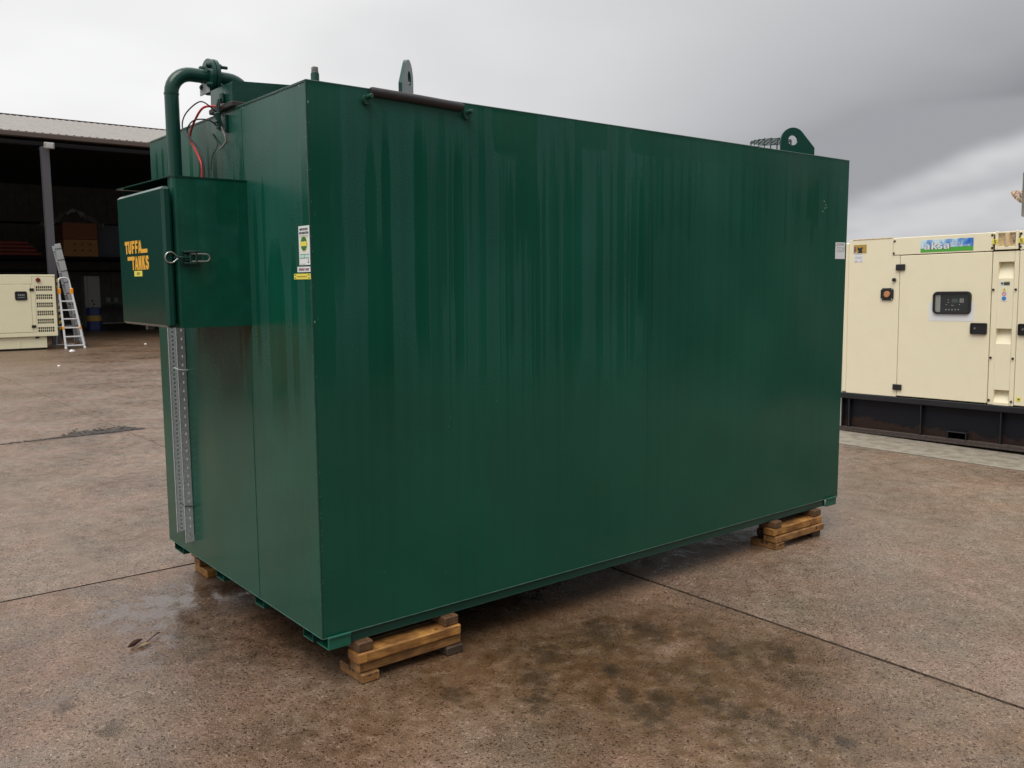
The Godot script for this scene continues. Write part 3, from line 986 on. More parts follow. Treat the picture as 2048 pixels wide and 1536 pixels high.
func build_shed_contents() -> void:
	# red pipes on the deck
	for i in 7:
		var p := MB.new()
		var y := 2.80 + (i % 4) * 0.135
		var z := -33.6 - (i / 4) * 0.15 - 0.07 * (i % 2)
		p.cyl(Vector3(-1.5 + 0.2 * (i % 3), y, z), Vector3(5.75 - 0.13 * (i % 4), y, z), 0.06, 12)
		tag(obj("stored_pipe", p, M["red pipe"]), "dull red pipe lying in the stack on the deck inside the shed", "pipe", "red pipes stacked on the deck in the shed")
	for q in [["tan wooden crate on the shed deck, under the redder crate", 2.725, 3.36, "tan crate", true], ["dark red brown crate on the shed deck, under plastic sheeting", 3.365, 3.98, "orange crate", false]]:
		var c := thing("crate", q[0], "crate", Vector3(7.1, q[1], -33.9))
		var m: Material = M[q[3]]
		var hgt: float = q[2] - q[1]
		obj("core", plain_box(Vector3(6.52, q[1] + 0.01, -34.38), Vector3(7.68, q[2] - 0.01, -33.47)), m, c)
		for k in 4:
			var y: float = q[1] + hgt * k / 4.0
			obj("board", plain_box(Vector3(6.5, y + 0.006, -33.47), Vector3(7.7, y + hgt / 4.0 - 0.006, -33.445), 0.003), m, c)
		if q[4]:
			for k in 6:
				obj("bolt_head", plain_box(Vector3(6.85 + (k % 3) * 0.27, q[1] + 0.2 + (k / 3) * 0.22, -33.447), Vector3(6.91 + (k % 3) * 0.27, q[1] + 0.25 + (k / 3) * 0.22, -33.43)), M["dark gap"], c)
	# crumpled plastic sheeting over the crates
	var sh := MB.new()
	var f := noise(66, 1.6, 4)
	var pt := func(i: int, j: int) -> Vector3:
		var x := lerpf(5.9, 7.95, i / 20.0)
		var z := lerpf(-34.4, -33.36, j / 10.0)
		var y := 4.0 + 0.42 * exp(-pow((x - 6.95) / 0.55, 2.0)) + 0.22 * f.get_noise_2d(x * 2.2, z * 2.2)
		y = maxf(y, 3.99) if x > 6.45 and x < 7.72 else maxf(y - 0.1, 3.5)
		return Vector3(x, y, z)
	for i in 20:
		for j in 10:
			sh.flat([pt.call(i, j), pt.call(i + 1, j), pt.call(i + 1, j + 1)], Vector3.UP)
			sh.flat([pt.call(i, j), pt.call(i + 1, j + 1), pt.call(i, j + 1)], Vector3.UP)
	tag(obj("plastic_sheet", sh, M["plastic sheeting"]), "crumpled grey plastic sheeting heaped on the crates inside the shed", "sheeting")
	var pn := obj("leaning_panel", plain_box(Vector3(7.85, 2.725, -34.0), Vector3(9.6, 3.95, -33.95), 0.004), M["blue grey sheet"])
	tag(pn, "dark blue grey sheet standing on the deck right of the crates", "panel")
	# steel cabinet and drum on the floor
	var cb := thing("steel_cabinet", "tall pale grey steel cabinet standing behind the blue drum in the shed", "cabinet", Vector3(7.6, 0, -34.6))
	obj("body", plain_box(Vector3(7.36, 0.0, -34.9), Vector3(7.92, 2.0, -34.4), 0.01), M["pale cabinet"], cb)
	var dr := obj("door", plain_box(Vector3(7.46, 0.06, -34.4), Vector3(7.915, 1.985, -34.375), 0.006), M["pale cabinet"], cb)
	for k in 3:
		obj("handle", plain_box(Vector3(7.58 + 0.05 * (k % 2), 1.0 - 0.13 * k, -34.375), Vector3(7.64 + 0.05 * (k % 2), 1.06 - 0.13 * k, -34.35)), M["dark gap"], dr)
	var d := thing("oil_drum", "blue steel drum with a yellow band on the shed floor", "drum", Vector3(7.0, 0, -32.0))
	var c0 := Vector3(7.06, 0, -32.0)
	var dm := MB.new()
	dm.tube([c0 + Vector3(0, 0.0, 0), c0 + Vector3(0, 0.02, 0), c0 + Vector3(0, 0.021, 0), c0 + Vector3(0, 0.28, 0), c0 + Vector3(0, 0.29, 0), c0 + Vector3(0, 0.31, 0), c0 + Vector3(0, 0.32, 0), c0 + Vector3(0, 0.56, 0), c0 + Vector3(0, 0.57, 0), c0 + Vector3(0, 0.59, 0), c0 + Vector3(0, 0.6, 0), c0 + Vector3(0, 0.81, 0), c0 + Vector3(0, 0.83, 0)], [0.265, 0.265, 0.255, 0.255, 0.265, 0.265, 0.255, 0.255, 0.265, 0.265, 0.255, 0.255, 0.265], 24)
	obj("barrel", dm, M["blue drum"], d)
	var yb := MB.new()
	yb.tube([c0 + Vector3(0, 0.34, 0), c0 + Vector3(0, 0.54, 0)], 0.258, 24, false)
	obj("yellow_band", yb, M["drum yellow"], d)
	# workbench with tins further in
	var wb := thing("workbench", "dark steel workbench with small tins at the back of the shed", "workbench", Vector3(9.0, 0, -36.5))
	obj("bench_top", plain_box(Vector3(8.2, 0.88, -37.1), Vector3(10.4, 0.94, -36.3), 0.004), M["steel grey paint"], wb)
	for q in [[8.25, -37.05], [10.3, -37.05], [8.25, -36.4], [10.3, -36.4]]:
		obj("leg", plain_box(Vector3(q[0], 0, q[1]), Vector3(q[0] + 0.06, 0.88, q[1] + 0.06)), M["steel grey paint"], wb)
	for k in 2:
		var tn := MB.new()
		tn.cyl(Vector3(8.75 + k * 0.3, 0.945, -36.5), Vector3(8.75 + k * 0.3, 1.12, -36.5), 0.1, 16, 0.01)
		tag(obj("tin", tn, M["pale cabinet"]), ["left of two small pale tins on the workbench in the shed", "right of two small pale tins on the workbench in the shed"][k], "tin")

# ---------------------------------------------------------------- the fuel tank
func lug_mesh() -> MB:
	var poly := PackedVector2Array()
	# u runs from the inner side (0) to the outer (0.225); base at v = 0
	var cx := 0.080
	var cy := 0.112
	var R := 0.078
	poly.append(Vector2(0.002, 0.0))
	for k in 17:
		var a := PI - k * (PI - deg_to_rad(42.0)) / 16.0
		poly.append(Vector2(cx + R * cos(a), cy + R * sin(a)))
	poly.append(Vector2(0.222, 0.066))
	poly.append(Vector2(0.222, 0.0))
	# keyhole to the round eye
	poly.append(Vector2(cx + 0.0002, 0.0))
	for k in 25:
		var a := -PI / 2 + k * TAU / 24.0
		if k == 0: a += 0.004
		if k == 24: a -= 0.004
		poly.append(Vector2(cx + 0.031 * cos(a), cy + 0.031 * sin(a)))
	poly.append(Vector2(cx - 0.0002, 0.0))
	var m := MB.new()
	m.prism(poly, 0.016)
	return m

func slotted(mb: MB, w: float, h: float, th: float, slot_w: float, slot_h: float, pitch: float, columns: Array, x: Transform3D) -> void:
	# plate w by h standing on its lower left corner, with rows of slots; real holes
	var edges := [0.0]
	for c in columns:
		edges.append(c - slot_w * 0.5)
		edges.append(c + slot_w * 0.5)
	edges.append(w)
	for i in range(0, edges.size() - 1):
		if i % 2 == 0:
			mb.box(Vector3(edges[i], 0, 0), Vector3(edges[i + 1], h, th), 0.0, x)
		else:
			var y := 0.0
			var k := 0
			while y < h:
				var top := minf(y + pitch - slot_h, h)
				mb.box(Vector3(edges[i], y, 0.0002), Vector3(edges[i + 1], top, th - 0.0002), 0.0, x)
				y += pitch
				k += 1

func build_tank() -> void:
	var L := 3.784
	var Wd := 1.876
	var b := 0.225
	var H := 2.425
	var t := thing("fuel_tank", "huge dark green steel fuel tank with rain streaks standing on timber blocks", "fuel tank", Vector3(L / 2, 0.18, -Wd / 2))
	var G: Material = M["green paint"]
	# inner shell, 4 mm inside the sheets
	obj("shell", plain_box(Vector3(0.004, b + 0.004, -Wd), Vector3(L - 0.002, H - 0.006, -0.004)), G, t)
	# ---- long side: two sheets with a weld between, streaked by rain
	rng.seed = 21
	var runs := []
	for q in [[0.05, .10, 0, 1.3, .8], [0.12, .05, 0, .9, .6], [0.27, .05, .1, 1.5, .85], [0.34, .045, .05, 1.45, 1.0], [0.30, .11, .55, 1.5, .9], [0.50, .055, .02, 1.2, 1.0], [0.62, .03, .0, .9, .7], [0.70, .05, .1, 1.3, .95], [0.66, .012, .1, .9, .8]]:
		runs.append(q)
	for i in 90:
		var x := 0.5 + rng.randf() * 1.45
		runs.append([x, rng.randf_range(0.004, 0.022), rng.randf_range(0.0, 0.3), rng.randf_range(0.6, 1.9), rng.randf_range(0.35, 0.9)])
	for i in 8:
		runs.append([0.82 + i * 0.14 + rng.randf() * 0.06, rng.randf_range(0.025, 0.06), 0.0 if i % 2 == 0 else 0.2, rng.randf_range(0.7, 1.5), rng.randf_range(0.7, 1.0)])
	runs.append([1.02, .26, 0.0, 0.22, 1.0])
	runs.append([1.06, .08, 0.1, 0.6, .9])
	runs.append([1.5, .2, 0.0, 0.14, .7])
	for i in 46:
		var x := 1.9 + rng.randf() * 1.8
		runs.append([x, rng.randf_range(0.006, 0.035), 0.0, rng.randf_range(0.25, 0.7), rng.randf_range(0.6, 0.85)])
	for q in [[2.9, 2.2, .22], [2.95, 2.0, .34], [3.05, 1.7, .44], [3.2, 1.3, .5]]:
		runs.append([q[0], q[1], 0.0, 3.5, q[2]])
	runs.append([2.8, 1.9, 0.0, 0.14, .7])
	runs.append([3.35, .05, 0.0, .45, 1.0])
	runs.append([3.42, .06, 0.1, .48, 1.0])
	runs.append([3.22, .03, 0.1, .42, .9])
	var chips := [[3.51, .27, .006], [3.53, .29, .005], [3.52, .31, .007], [3.54, .305, .006], [3.50, .33, .007], [1.2, .4, .003], [2.3, 1.1, .003], [0.9, 1.3, .003], [0.02, .5, .004], [0.02, .9, .004]]
	for i in 26:
		chips.append([0.004 + 0.006 * rng.randf(), rng.randf() * 2.15, rng.randf_range(.002, .005)])
	for i in 14:
		chips.append([rng.randf() * L, 0.004 + 0.01 * rng.randf(), rng.randf_range(.002, .004)])
	for i in 16:
		chips.append([rng.randf() * L, rng.randf() * 2.1, .0025])
	var side_m := streaked(L, 2.2, 1536, 896, 101, runs, chips, [])
	for q in [[0.003, 1.9099], [1.9101, L - 0.001]]:
		var m := MB.new()
		m.box(Vector3(q[0], b, -0.004), Vector3(q[1], H - 0.005, -0.0005))
		m.quad_uv([Vector3(q[0], b, 0), Vector3(q[1], b, 0), Vector3(q[1], H - 0.005, 0), Vector3(q[0], H - 0.005, 0)], Vector3(0, 0, 1), [Vector2(q[0] / L, 1), Vector2(q[1] / L, 1), Vector2(q[1] / L, 0), Vector2(q[0] / L, 0)])
		obj("side_sheet", m, side_m, t)
	# ---- short end
	var eruns := []
	for q in [[0.62, .05, 0, 1.2, .9], [0.74, .06, .1, .9, 1.0], [0.93, .05, 0, .8, .8], [1.24, .08, .1, 1.5, .9], [1.36, .04, .35, 1.2, 1.0], [1.45, .03, .3, .8, .9], [1.15, .03, .2, 1.3, .8], [1.84, .05, 0, 1.2, .7], [1.55, .16, .55, 1.5, .95], [1.72, .06, .6, 1.4, .9], [0.1, .03, .05, .3, .8], [0.2, .04, .04, .25, .8], [0.85, .03, .0, .5, .8]]:
		eruns.append(q)
	var soil := [[0.95, .18, .14, .30, Color(0.2, 0.2, 0.17), .55], [1.02, .3, .02, .25, Color(0.14, 0.15, 0.12), .7], [1.06, .45, .012, .22, Color(0.13, 0.15, 0.12), .6], [0.9, .05, .2, .1, Color(0.22, 0.22, 0.19), .5]]
	var echips := []
	for i in 30:
		echips.append([1.872 - 0.008 * rng.randf(), rng.randf() * 2.15, rng.randf_range(.002, .005)])
	for i in 24:
		echips.append([rng.randf() * Wd, 0.004 + 0.012 * rng.randf(), rng.randf_range(.002, .006)])
	for i in 10:
		echips.append([1.254 + 0.006 * rng.randf(), 0.5 + rng.randf() * 1.6, .003])
	var end_m := streaked(Wd, 2.2, 768, 896, 131, eruns, echips + [[0.93, .34, .006], [1.2, 1.2, .003], [1.86, .4, .004], [1.86, .7, .003], [1.865, 1.05, .004]], soil)
	for q in [[-Wd + 0.001, -0.6205], [-0.6195, -0.003]]:
		var m := MB.new()
		m.box(Vector3(0.0005, b, q[0]), Vector3(0.004, H - 0.005, q[1]))
		var u0: float = (q[0] + Wd) / Wd
		var u1: float = (q[1] + Wd) / Wd
		m.quad_uv([Vector3(0, b, q[0]), Vector3(0, b, q[1]), Vector3(0, H - 0.005, q[1]), Vector3(0, H - 0.005, q[0])], Vector3(-1, 0, 0), [Vector2(u0, 1), Vector2(u1, 1), Vector2(u1, 0), Vector2(u0, 0)])
		obj("end_sheet", m, end_m, t)
	# top plate with a slightly wavy rim
	var tp := MB.new()
	tp.box(Vector3(-0.002, H - 0.006, -Wd - 0.003), Vector3(L + 0.002, H, 0.002), 0.0045)
	obj("top_plate", tp, M["rim paint"], t)
	# weld beads at the sheet joints and the near corner
	var wn := noise(5, 30.0, 2)
	for q in [[Vector3(1.910, b, 0.0), Vector3(1.910, H - 0.006, 0.0), 0.0009], [Vector3(0.0, b, -0.620), Vector3(0.0, H - 0.006, -0.620), 0.0022], [Vector3(0.002, b, -0.002), Vector3(0.002, H - 0.006, -0.002), 0.0042], [Vector3(0.0, H - 0.008, -Wd), Vector3(0.0, H - 0.008, 0), 0.003]]:
		var pts := []
		var rad := []
		for i in 81:
			var p: Vector3 = q[0].lerp(q[1], i / 80.0)
			pts.append(p)
			rad.append(q[2] * (1.0 + 0.45 * wn.get_noise_2d(i * 0.9, q[2] * 900.0)))
		var m := MB.new()
		m.tube(pts, rad, 8)
		obj("weld_seam", m, G, t)
	# ---- skids under the tank: open box channels running lengthways
	for q in [[-0.100, -0.008], [-0.192, -0.104], [-0.695, -0.598], [-1.180, -1.083], [-1.81, -1.67]]:
		var m := MB.new()
		var z0: float = q[0]
		var z1: float = q[1]
		var x0 := 0.125 if q[1] > -0.05 else 0.006
		m.box(Vector3(x0, 0.180, z0), Vector3(L - 0.14, 0.184, z1), 0.001)
		m.box(Vector3(x0, 0.1842, z0), Vector3(L - 0.14, b, z0 + 0.004), 0.001)
		m.box(Vector3(x0, 0.1842, z1 - 0.004), Vector3(L - 0.14, b, z1), 0.001)
		obj("skid_channel", m, G, t)
	for q in [[0.020, 0.122], [L - 0.142, L - 0.03]]:
		var m := MB.new()
		m.box(Vector3(q[0], 0.176, 0.002), Vector3(q[1], b + 0.006, 0.010), 0.002)
		m.box(Vector3(q[0], b - 0.002, 0.0102), Vector3(q[1], b + 0.010, 0.018), 0.003)
		m.box(Vector3(q[0], 0.176, -0.10), Vector3(q[1], 0.180, 0.0018), 0.001)
		obj("corner_bracket", m, M["fresh green paint"], t)
	for q in [[Vector3(0.0, b - 0.001, -0.003), Vector3(L, b + 0.003, 0.0025)], [Vector3(-0.0025, b - 0.001, -Wd), Vector3(0.003, b + 0.003, -0.004)]]:
		obj("bottom_lip", plain_box(q[0], q[1], 0.001), M["rim paint"], t)
	# ---- lifting eyes
	var lug := lug_mesh().mesh()
	var a := Vector3(0.707, 0, -0.707)
	obj("lifting_eye", lug, G, t, Transform3D(Basis(-a, Vector3.UP, (-a).cross(Vector3.UP)), Vector3(0.585, H, -0.192) + a * 0.080))
	var a2 := Vector3(-0.83, 0, -0.557)
	obj("lifting_eye", lug, G, t, Transform3D(Basis(-a2, Vector3.UP, (-a2).cross(Vector3.UP)), Vector3(3.418, H, -0.184) + a2 * 0.080))
	# ---- capped riser pipe
	var rp := MB.new()
	rp.tube([Vector3(.293, H, -.5), Vector3(.293, 2.572, -.5), Vector3(.293, 2.576, -.5)], [0.0185, 0.0185, 0.0165], 18)
	var rpo := obj("riser_pipe", rp, M["dull green paint"], t)
	var pg := MB.new()
	pg.tube([Vector3(.293, 2.574, -.5), Vector3(.293, 2.583, -.5)], 0.0165, 8)
	pg.box(Vector3(.281, 2.583, -.512), Vector3(.305, 2.602, -.488), 0.003)
	obj("plug", pg, M["grey steel"], rpo)
	# ---- mesh cage over a vent
	var cg := MB.new()
	var cc := Vector3(3.53, 0, -.42)
	for y in [2.44, 2.49, 2.53, 2.57]:
		var p := []
		for k in 33: p.append(cc + Vector3(0.13 * cos(k * TAU / 32), y, 0.13 * sin(k * TAU / 32)))
		cg.tube(p, 0.0022, 5, false)
	for k in 20:
		var o := Vector3(0.13 * cos(k * TAU / 20), 0, 0.13 * sin(k * TAU / 20))
		cg.tube([cc + o + Vector3(0, H, 0), cc + o + Vector3(0, 2.572, 0)], 0.0022, 5)
	for k in range(-3, 4):
		var s := k * 0.036
		var w := sqrt(0.13 * 0.13 - s * s)
		cg.tube([cc + Vector3(s, 2.572, -w), cc + Vector3(s, 2.572, w)], 0.0022, 5)
		cg.tube([cc + Vector3(-w, 2.574, s), cc + Vector3(w, 2.574, s)], 0.0022, 5)
	obj("vent_cage", cg, M["dark green paint"], t)
	var vt := MB.new()
	vt.cyl(cc + Vector3(0, H, 0), cc + Vector3(0, 2.505, 0), 0.095, 28, 0.006)
	obj("vent_cap", vt, M["dark green paint"], t)
	# ---- rubber strip over the top edge and the two studs
	var rb := MB.new()
	rb.tube([Vector3(.276, 2.412, .006), Vector3(.283, 2.412, .006), Vector3(.50, 2.408, .007), Vector3(.715, 2.402, .008), Vector3(.722, 2.402, .008)], [0.016, 0.0185, 0.0185, 0.0185, 0.016], 14)
	obj("rubber_edging", rb, M["rubber"], t)
	for q in [Vector3(.255, 2.386, 0), Vector3(.742, 2.382, 0)]:
		var m := MB.new()
		m.cyl(q, q + Vector3(0, 0, .052), 0.0095, 12, 0.002)
		m.tube([q + Vector3(0, -0.008, 0), q + Vector3(0, -0.010, .018)], 0.020, 6)
		obj("stud", m, M["dull green paint"], t)
	# ---- equipment cabinet on the short end
	var cz0 := -1.275
	var cz1 := -0.590
	var cx := -0.318
	var y0 := 1.476
	var y1 := 2.100
	var cb := MB.new()
	# near side sheet rolled round into the front return
	var arc := []
	for k in 7:
		var an := k * PI / 12.0
		arc.append(Vector2(cx + 0.022 - 0.022 * sin(an), cz1 - 0.022 + 0.022 * cos(an)))
	arc.push_front(Vector2(0.0, cz1))
	arc.append(Vector2(cx, cz1 - 0.055))
	var U := func(p: Vector2) -> float: return (p.x - p.y + cz1 - cx) / (0.055 - cx)
	for i in arc.size() - 1:
		var p0: Vector2 = arc[i]
		var p1: Vector2 = arc[i + 1]
		var out := Vector3(-0.4, 0, 1) if i < 4 else Vector3(-1, 0, 0.4)
		var n0 := Vector3(0, 0, 1).rotated(Vector3.UP, -clampf((i - 1) / 6.0, 0, 1) * PI / 2)
		var n1 := Vector3(0, 0, 1).rotated(Vector3.UP, -clampf(i / 6.0, 0, 1) * PI / 2)
		cb.tri(Vector3(p0.x, y0, p0.y), Vector3(p1.x, y0, p1.y), Vector3(p1.x, y1, p1.y), n0, n1, n1, Vector2(U.call(p0), 1), Vector2(U.call(p1), 1), Vector2(U.call(p1), 0))
		cb.tri(Vector3(p0.x, y0, p0.y), Vector3(p1.x, y1, p1.y), Vector3(p0.x, y1, p0.y), n0, n1, n0, Vector2(U.call(p0), 1), Vector2(U.call(p1), 0), Vector2(U.call(p0), 0))
		var k0 := p0 + Vector2(0.003, -0.003)
		var k1 := p1 + Vector2(0.003, -0.003)
		cb.flat([Vector3(k0.x, y0, k0.y), Vector3(k1.x, y0, k1.y), Vector3(k1.x, y1, k1.y), Vector3(k0.x, y1, k0.y)], -out)
	cb.box(Vector3(cx, y0, cz0), Vector3(-0.001, y1 - 0.004, cz0 + 0.003))
	cb.box(Vector3(cx + 0.003, y0, cz0 + 0.003), Vector3(-0.001, y0 + 0.003, cz1 - 0.025))
	obj("cabinet", cb, streaked(0.37, 0.62, 192, 320, 151, [[.30, .06, 0, .62, .9], [.22, .09, .0, .22, .9], [.12, .05, .28, .62, 1.0], [.2, .07, .3, .62, 1.0], [.08, .03, 0, .4, .7], [.35, .03, 0, .6, 1.0], [.27, .02, .2, .62, .8], [.16, .2, .45, .9, .8], [.2, .4, 0, 2.0, .35]], [], []), t)
	var ld := MB.new()
	var lp := PackedVector2Array([Vector2(0, cz1 + 0.003), Vector2(cx + 0.01, cz1 + 0.003), Vector2(cx - 0.006, cz1 - 0.012), Vector2(cx - 0.028, cz0 - 0.015), Vector2(0, cz0 - 0.015)])
	ld.prism(lp, 0.005, Transform3D(Basis(Vector3(1, 0, 0), Vector3(0, 0, 1), Vector3(0, 1, 0)), Vector3(0, y1 - 0.002, 0)))
	obj("cabinet_roof", ld, G, t)
	var dr := MB.new()
	dr.box(Vector3(-0.370, 1.479, -1.205), Vector3(-0.330, 2.056, -0.572), 0.011)
	var door := obj("cabinet_door", dr, G, t)
	# lettering on the door: two lines with a bar on each
	var dx := -0.3705
	var Y: Material = M["amber lettering"]
	block_word(door, "TUFFA", -1.108, 1.794, 0.049, 0.056, 0.086, dx, Y)
	block_word(door, "TANKS", -1.020, 1.722, 0.050, 0.060, -0.06, dx, Y)
	obj("number_label", plain_box(Vector3(dx - 0.0012, 1.694, -0.985), Vector3(dx - 0.0002, 1.718, -0.872)), M["yellow label"], door)
	text(door, "361", Vector3(dx - 0.0012, 1.706, -0.925), 0.045, 0.012, FACE_LEFT, M["ink"], "Droid Sans", false)
	# toggle latch on the cabinet side
	var la := MB.new()
	la.box(Vector3(-0.296, 1.736, cz1), Vector3(-0.216, 1.800, cz1 + 0.005), 0.002)
	la.box(Vector3(-0.285, 1.752, cz1 + 0.005), Vector3(-0.232, 1.784, cz1 + 0.016), 0.003)
	la.box(Vector3(-0.290, 1.788, cz1 + 0.005), Vector3(-0.245, 1.794, cz1 + 0.026), 0.002)
	la.box(Vector3(-0.290, 1.742, cz1 + 0.005), Vector3(-0.245, 1.748, cz1 + 0.026), 0.002)
	la.tube([Vector3(-0.262, 1.740, cz1 + 0.018), Vector3(-0.262, 1.796, cz1 + 0.018)], 0.006, 10)
	la.tube([Vector3(-0.240, 1.745, cz1 + 0.022), Vector3(-0.240, 1.791, cz1 + 0.022)], 0.005, 10)
	la.box(Vector3(-0.330, 1.763, cz1 + 0.012), Vector3(-0.262, 1.773, cz1 + 0.022), 0.003)
	var lat := obj("cabinet_latch", la, M["dark green paint"], t)
	var l1 := MB.new()
	var loop := []
	for k in 15:
		var an := deg_to_rad(-140 + k * 20.0)
		loop.append(Vector3(-0.345 - 0.0 + 0.024 * cos(PI + an) * 0.9, 1.768 + 0.022 * sin(an), cz1 + 0.022))
	loop.push_front(Vector3(-0.312, 1.766, cz1 + 0.018))
	loop.append(Vector3(-0.312, 1.770, cz1 + 0.018))
	l1.tube(loop, 0.0034, 8)
	obj("wire_loop", l1, M["bright wire"], lat)
	var l2 := MB.new()
	var lp2 := [Vector3(-0.262, 1.784, cz1 + 0.02)]
	for k in 9:
		var an := PI / 2 - k * PI / 8
		lp2.append(Vector3(-0.200 + 0.016 * cos(an), 1.768 + 0.015 * sin(an), cz1 + 0.024))
	lp2.append(Vector3(-0.262, 1.752, cz1 + 0.02))
	l2.tube(lp2, 0.0040, 8)
	obj("wire_handle", l2, M["grey steel"], lat)
	# small drain under the cabinet
	obj("drain_stub", plain_box(Vector3(-0.30, 1.452, -1.10), Vector3(-0.27, y0, -1.07)), M["grey steel"], t)
	# ---- fill pipe with a flanged joint
	var pz := -1.017
	var px := -0.160
	var rr := 0.0315
	var pts := [Vector3(px, y1, pz), Vector3(px, 2.515, pz)]
	for k in range(1, 9):
		var an := k * PI / 16
		pts.append(Vector3(px + 0.095 - 0.095 * cos(an), 2.517 + 0.095 * sin(an), pz))
	pts.append(Vector3(0.012, 2.612, pz))
	var fp := MB.new()
	fp.tube(pts, rr, 22)
	fp.tube([Vector3(px, 2.512, pz), Vector3(px, 2.518, pz)], rr + 0.002, 22)
	fp.tube([Vector3(-0.004, 2.612, pz), Vector3(0.004, 2.612, pz), Vector3(0.010, 2.612, pz)], [rr + 0.001, rr + 0.005, rr + 0.006], 22)
	obj("fill_pipe", fp, G, t)
	var p2 := [Vector3(0.042, 2.612, pz), Vector3(0.105, 2.612, pz)]
	for k in range(1, 9):
		var an := k * PI / 16
		p2.append(Vector3(0.105 + 0.095 * sin(an), 2.517 + 0.095 * cos(an), pz))
	p2.append(Vector3(0.2, H, pz))
	var fq := MB.new()
	fq.tube(p2, rr, 22)
	obj("return_elbow", fq, G, t)
	for x in [0.006, 0.028]:
		var m := MB.new()
		m.cyl(Vector3(x, 2.612, pz), Vector3(x + 0.017, 2.612, pz), 0.082, 36, 0.002)
		obj("flange", m, G, t)
	var gk := MB.new()
	gk.cyl(Vector3(0.0228, 2.612, pz), Vector3(0.0282, 2.612, pz), 0.074, 30)
	obj("gasket", gk, M["dark gap"], t)
	for k in 4:
		var an := PI / 4 + k * PI / 2
		var o := Vector3(0, 2.612 + 0.060 * sin(an), pz + 0.060 * cos(an))
		var m := MB.new()
		m.tube([o + Vector3(-0.010, 0, 0), o + Vector3(0.006, 0, 0)], 0.013, 6)
		m.tube([o + Vector3(0.045, 0, 0), o + Vector3(0.058, 0, 0)], 0.013, 6)
		m.cyl(o + Vector3(-0.014, 0, 0), o + Vector3(0.088 if k == 0 else 0.066, 0, 0), 0.0075, 10, 0.001)
		obj("flange_bolt", m, M["dark green paint"] if k == 0 else G, t)
	obj("earth_tag", plain_box(Vector3(-0.004, 2.535, pz - 0.07), Vector3(0.002, 2.575, pz + 0.045), 0.001), M["galvanised steel"], t)
	# ---- raised inspection hatch with rubber seal and clasp
	var hb := MB.new()
	hb.prism(PackedVector2Array([Vector2(-0.012, 2.4502), Vector2(0.33, 2.4502), Vector2(0.33, 2.556), Vector2(-0.004, 2.5355), Vector2(-0.010, 2.532)]), 0.255, Transform3D(Basis(), Vector3(0, 0, -0.936)))
	var hatch := obj("hatch_cover", hb, G, t)
	obj("rubber_seal", plain_box(Vector3(-0.020, H + 0.001, -0.944), Vector3(0.305, 2.4495, -0.673), 0.004), M["rubber"], hatch)
	var cl := MB.new()
	cl.box(Vector3(-0.030, 2.452, -0.790), Vector3(-0.013, 2.498, -0.758), 0.006)
	cl.box(Vector3(-0.016, 2.330, -0.800), Vector3(-0.001, 2.405, -0.765), 0.003)
	cl.tube([Vector3(-0.034, 2.470, -0.782), Vector3(-0.042, 2.44, -0.784), Vector3(-0.036, 2.400, -0.778)], 0.0045, 8)
	cl.tube([Vector3(-0.034, 2.470, -0.762), Vector3(-0.040, 2.44, -0.764), Vector3(-0.036, 2.400, -0.770)], 0.0045, 8)
	cl.obox(Vector3(-0.040, 2.372, -0.772), Vector3(0.02, 0.08, 0.022), 0.004, Basis(Vector3(0, 0, 1), 0.25))
	cl.tube([Vector3(-0.05, 2.37, -0.79), Vector3(-0.05, 2.37, -0.755)], 0.006, 8)
	cl.tube([Vector3(-0.046, 2.345, -0.778), Vector3(-0.046, 2.345, -0.75)], 0.006, 8)
	var cla := obj("hatch_clasp", cl, M["dark green paint"], t)
	var hk := MB.new()
	hk.tube([Vector3(-0.036, 2.355, -0.770), Vector3(-0.024, 2.31, -0.750), Vector3(-0.022, 2.285, -0.744), Vector3(-0.032, 2.265, -0.758), Vector3(-0.042, 2.252, -0.772)], [0.007, 0.006, 0.005, 0.0045, 0.004], 8)
	obj("wire_handle", hk, M["grey steel"], cla)
	# ---- cables from the hatch down into the cabinet
	var crv := func(raw: Array, bulge: float) -> Array:
		var c := Curve3D.new()
		for i in raw.size():
			var d: Vector3 = (raw[min(i + 1, raw.size() - 1)] - raw[max(i - 1, 0)]) * 0.22
			c.add_point(raw[i], -d, d)
		var out := []
		for i in 41: out.append(c.sample_baked(c.get_baked_length() * i / 40.0, true))
		return out
	var rc := MB.new()
	rc.tube(crv.call([Vector3(-.02, 2.44, -.80), Vector3(-.08, 2.438, -.835), Vector3(-.08, 2.400, -.955), Vector3(-.08, 2.345, -1.026), Vector3(-.08, 2.310, -1.018), Vector3(-.08, 2.250, -.948), Vector3(-.08, 2.194, -.898), Vector3(-.08, 2.140, -.900), Vector3(-.08, 2.09, -.902)], 0.0), 0.0050, 10)
	obj("red_cable", rc, M["red cable"], t)
	for raw in [[Vector3(-.02, 2.40, -.80), Vector3(-.09, 2.449, -.795), Vector3(-.09, 2.464, -.90), Vector3(-.09, 2.439, -1.046), Vector3(-.09, 2.395, -1.098), Vector3(-.09, 2.345, -1.055), Vector3(-.09, 2.276, -.91), Vector3(-.09, 2.205, -.850), Vector3(-.09, 2.10, -.84)], [Vector3(-.01, 2.36, -.86), Vector3(-.06, 2.385, -.84), Vector3(-.09, 2.395, -.94), Vector3(-.09, 2.372, -1.03), Vector3(-.09, 2.345, -1.03), Vector3(-.09, 2.300, -.955), Vector3(-.088, 2.24, -.88), Vector3(-.085, 2.10, -.86)], [Vector3(-.004, 2.345, -.955), Vector3(-.006, 2.30, -.895), Vector3(-.02, 2.27, -.872), Vector3(-.04, 2.23, -.875), Vector3(-.05, 2.17, -.868)]]:
		var m := MB.new()
		m.tube(crv.call(raw, 0.0), 0.0031, 8)
		obj("black_cable", m, M["black cable"], t)
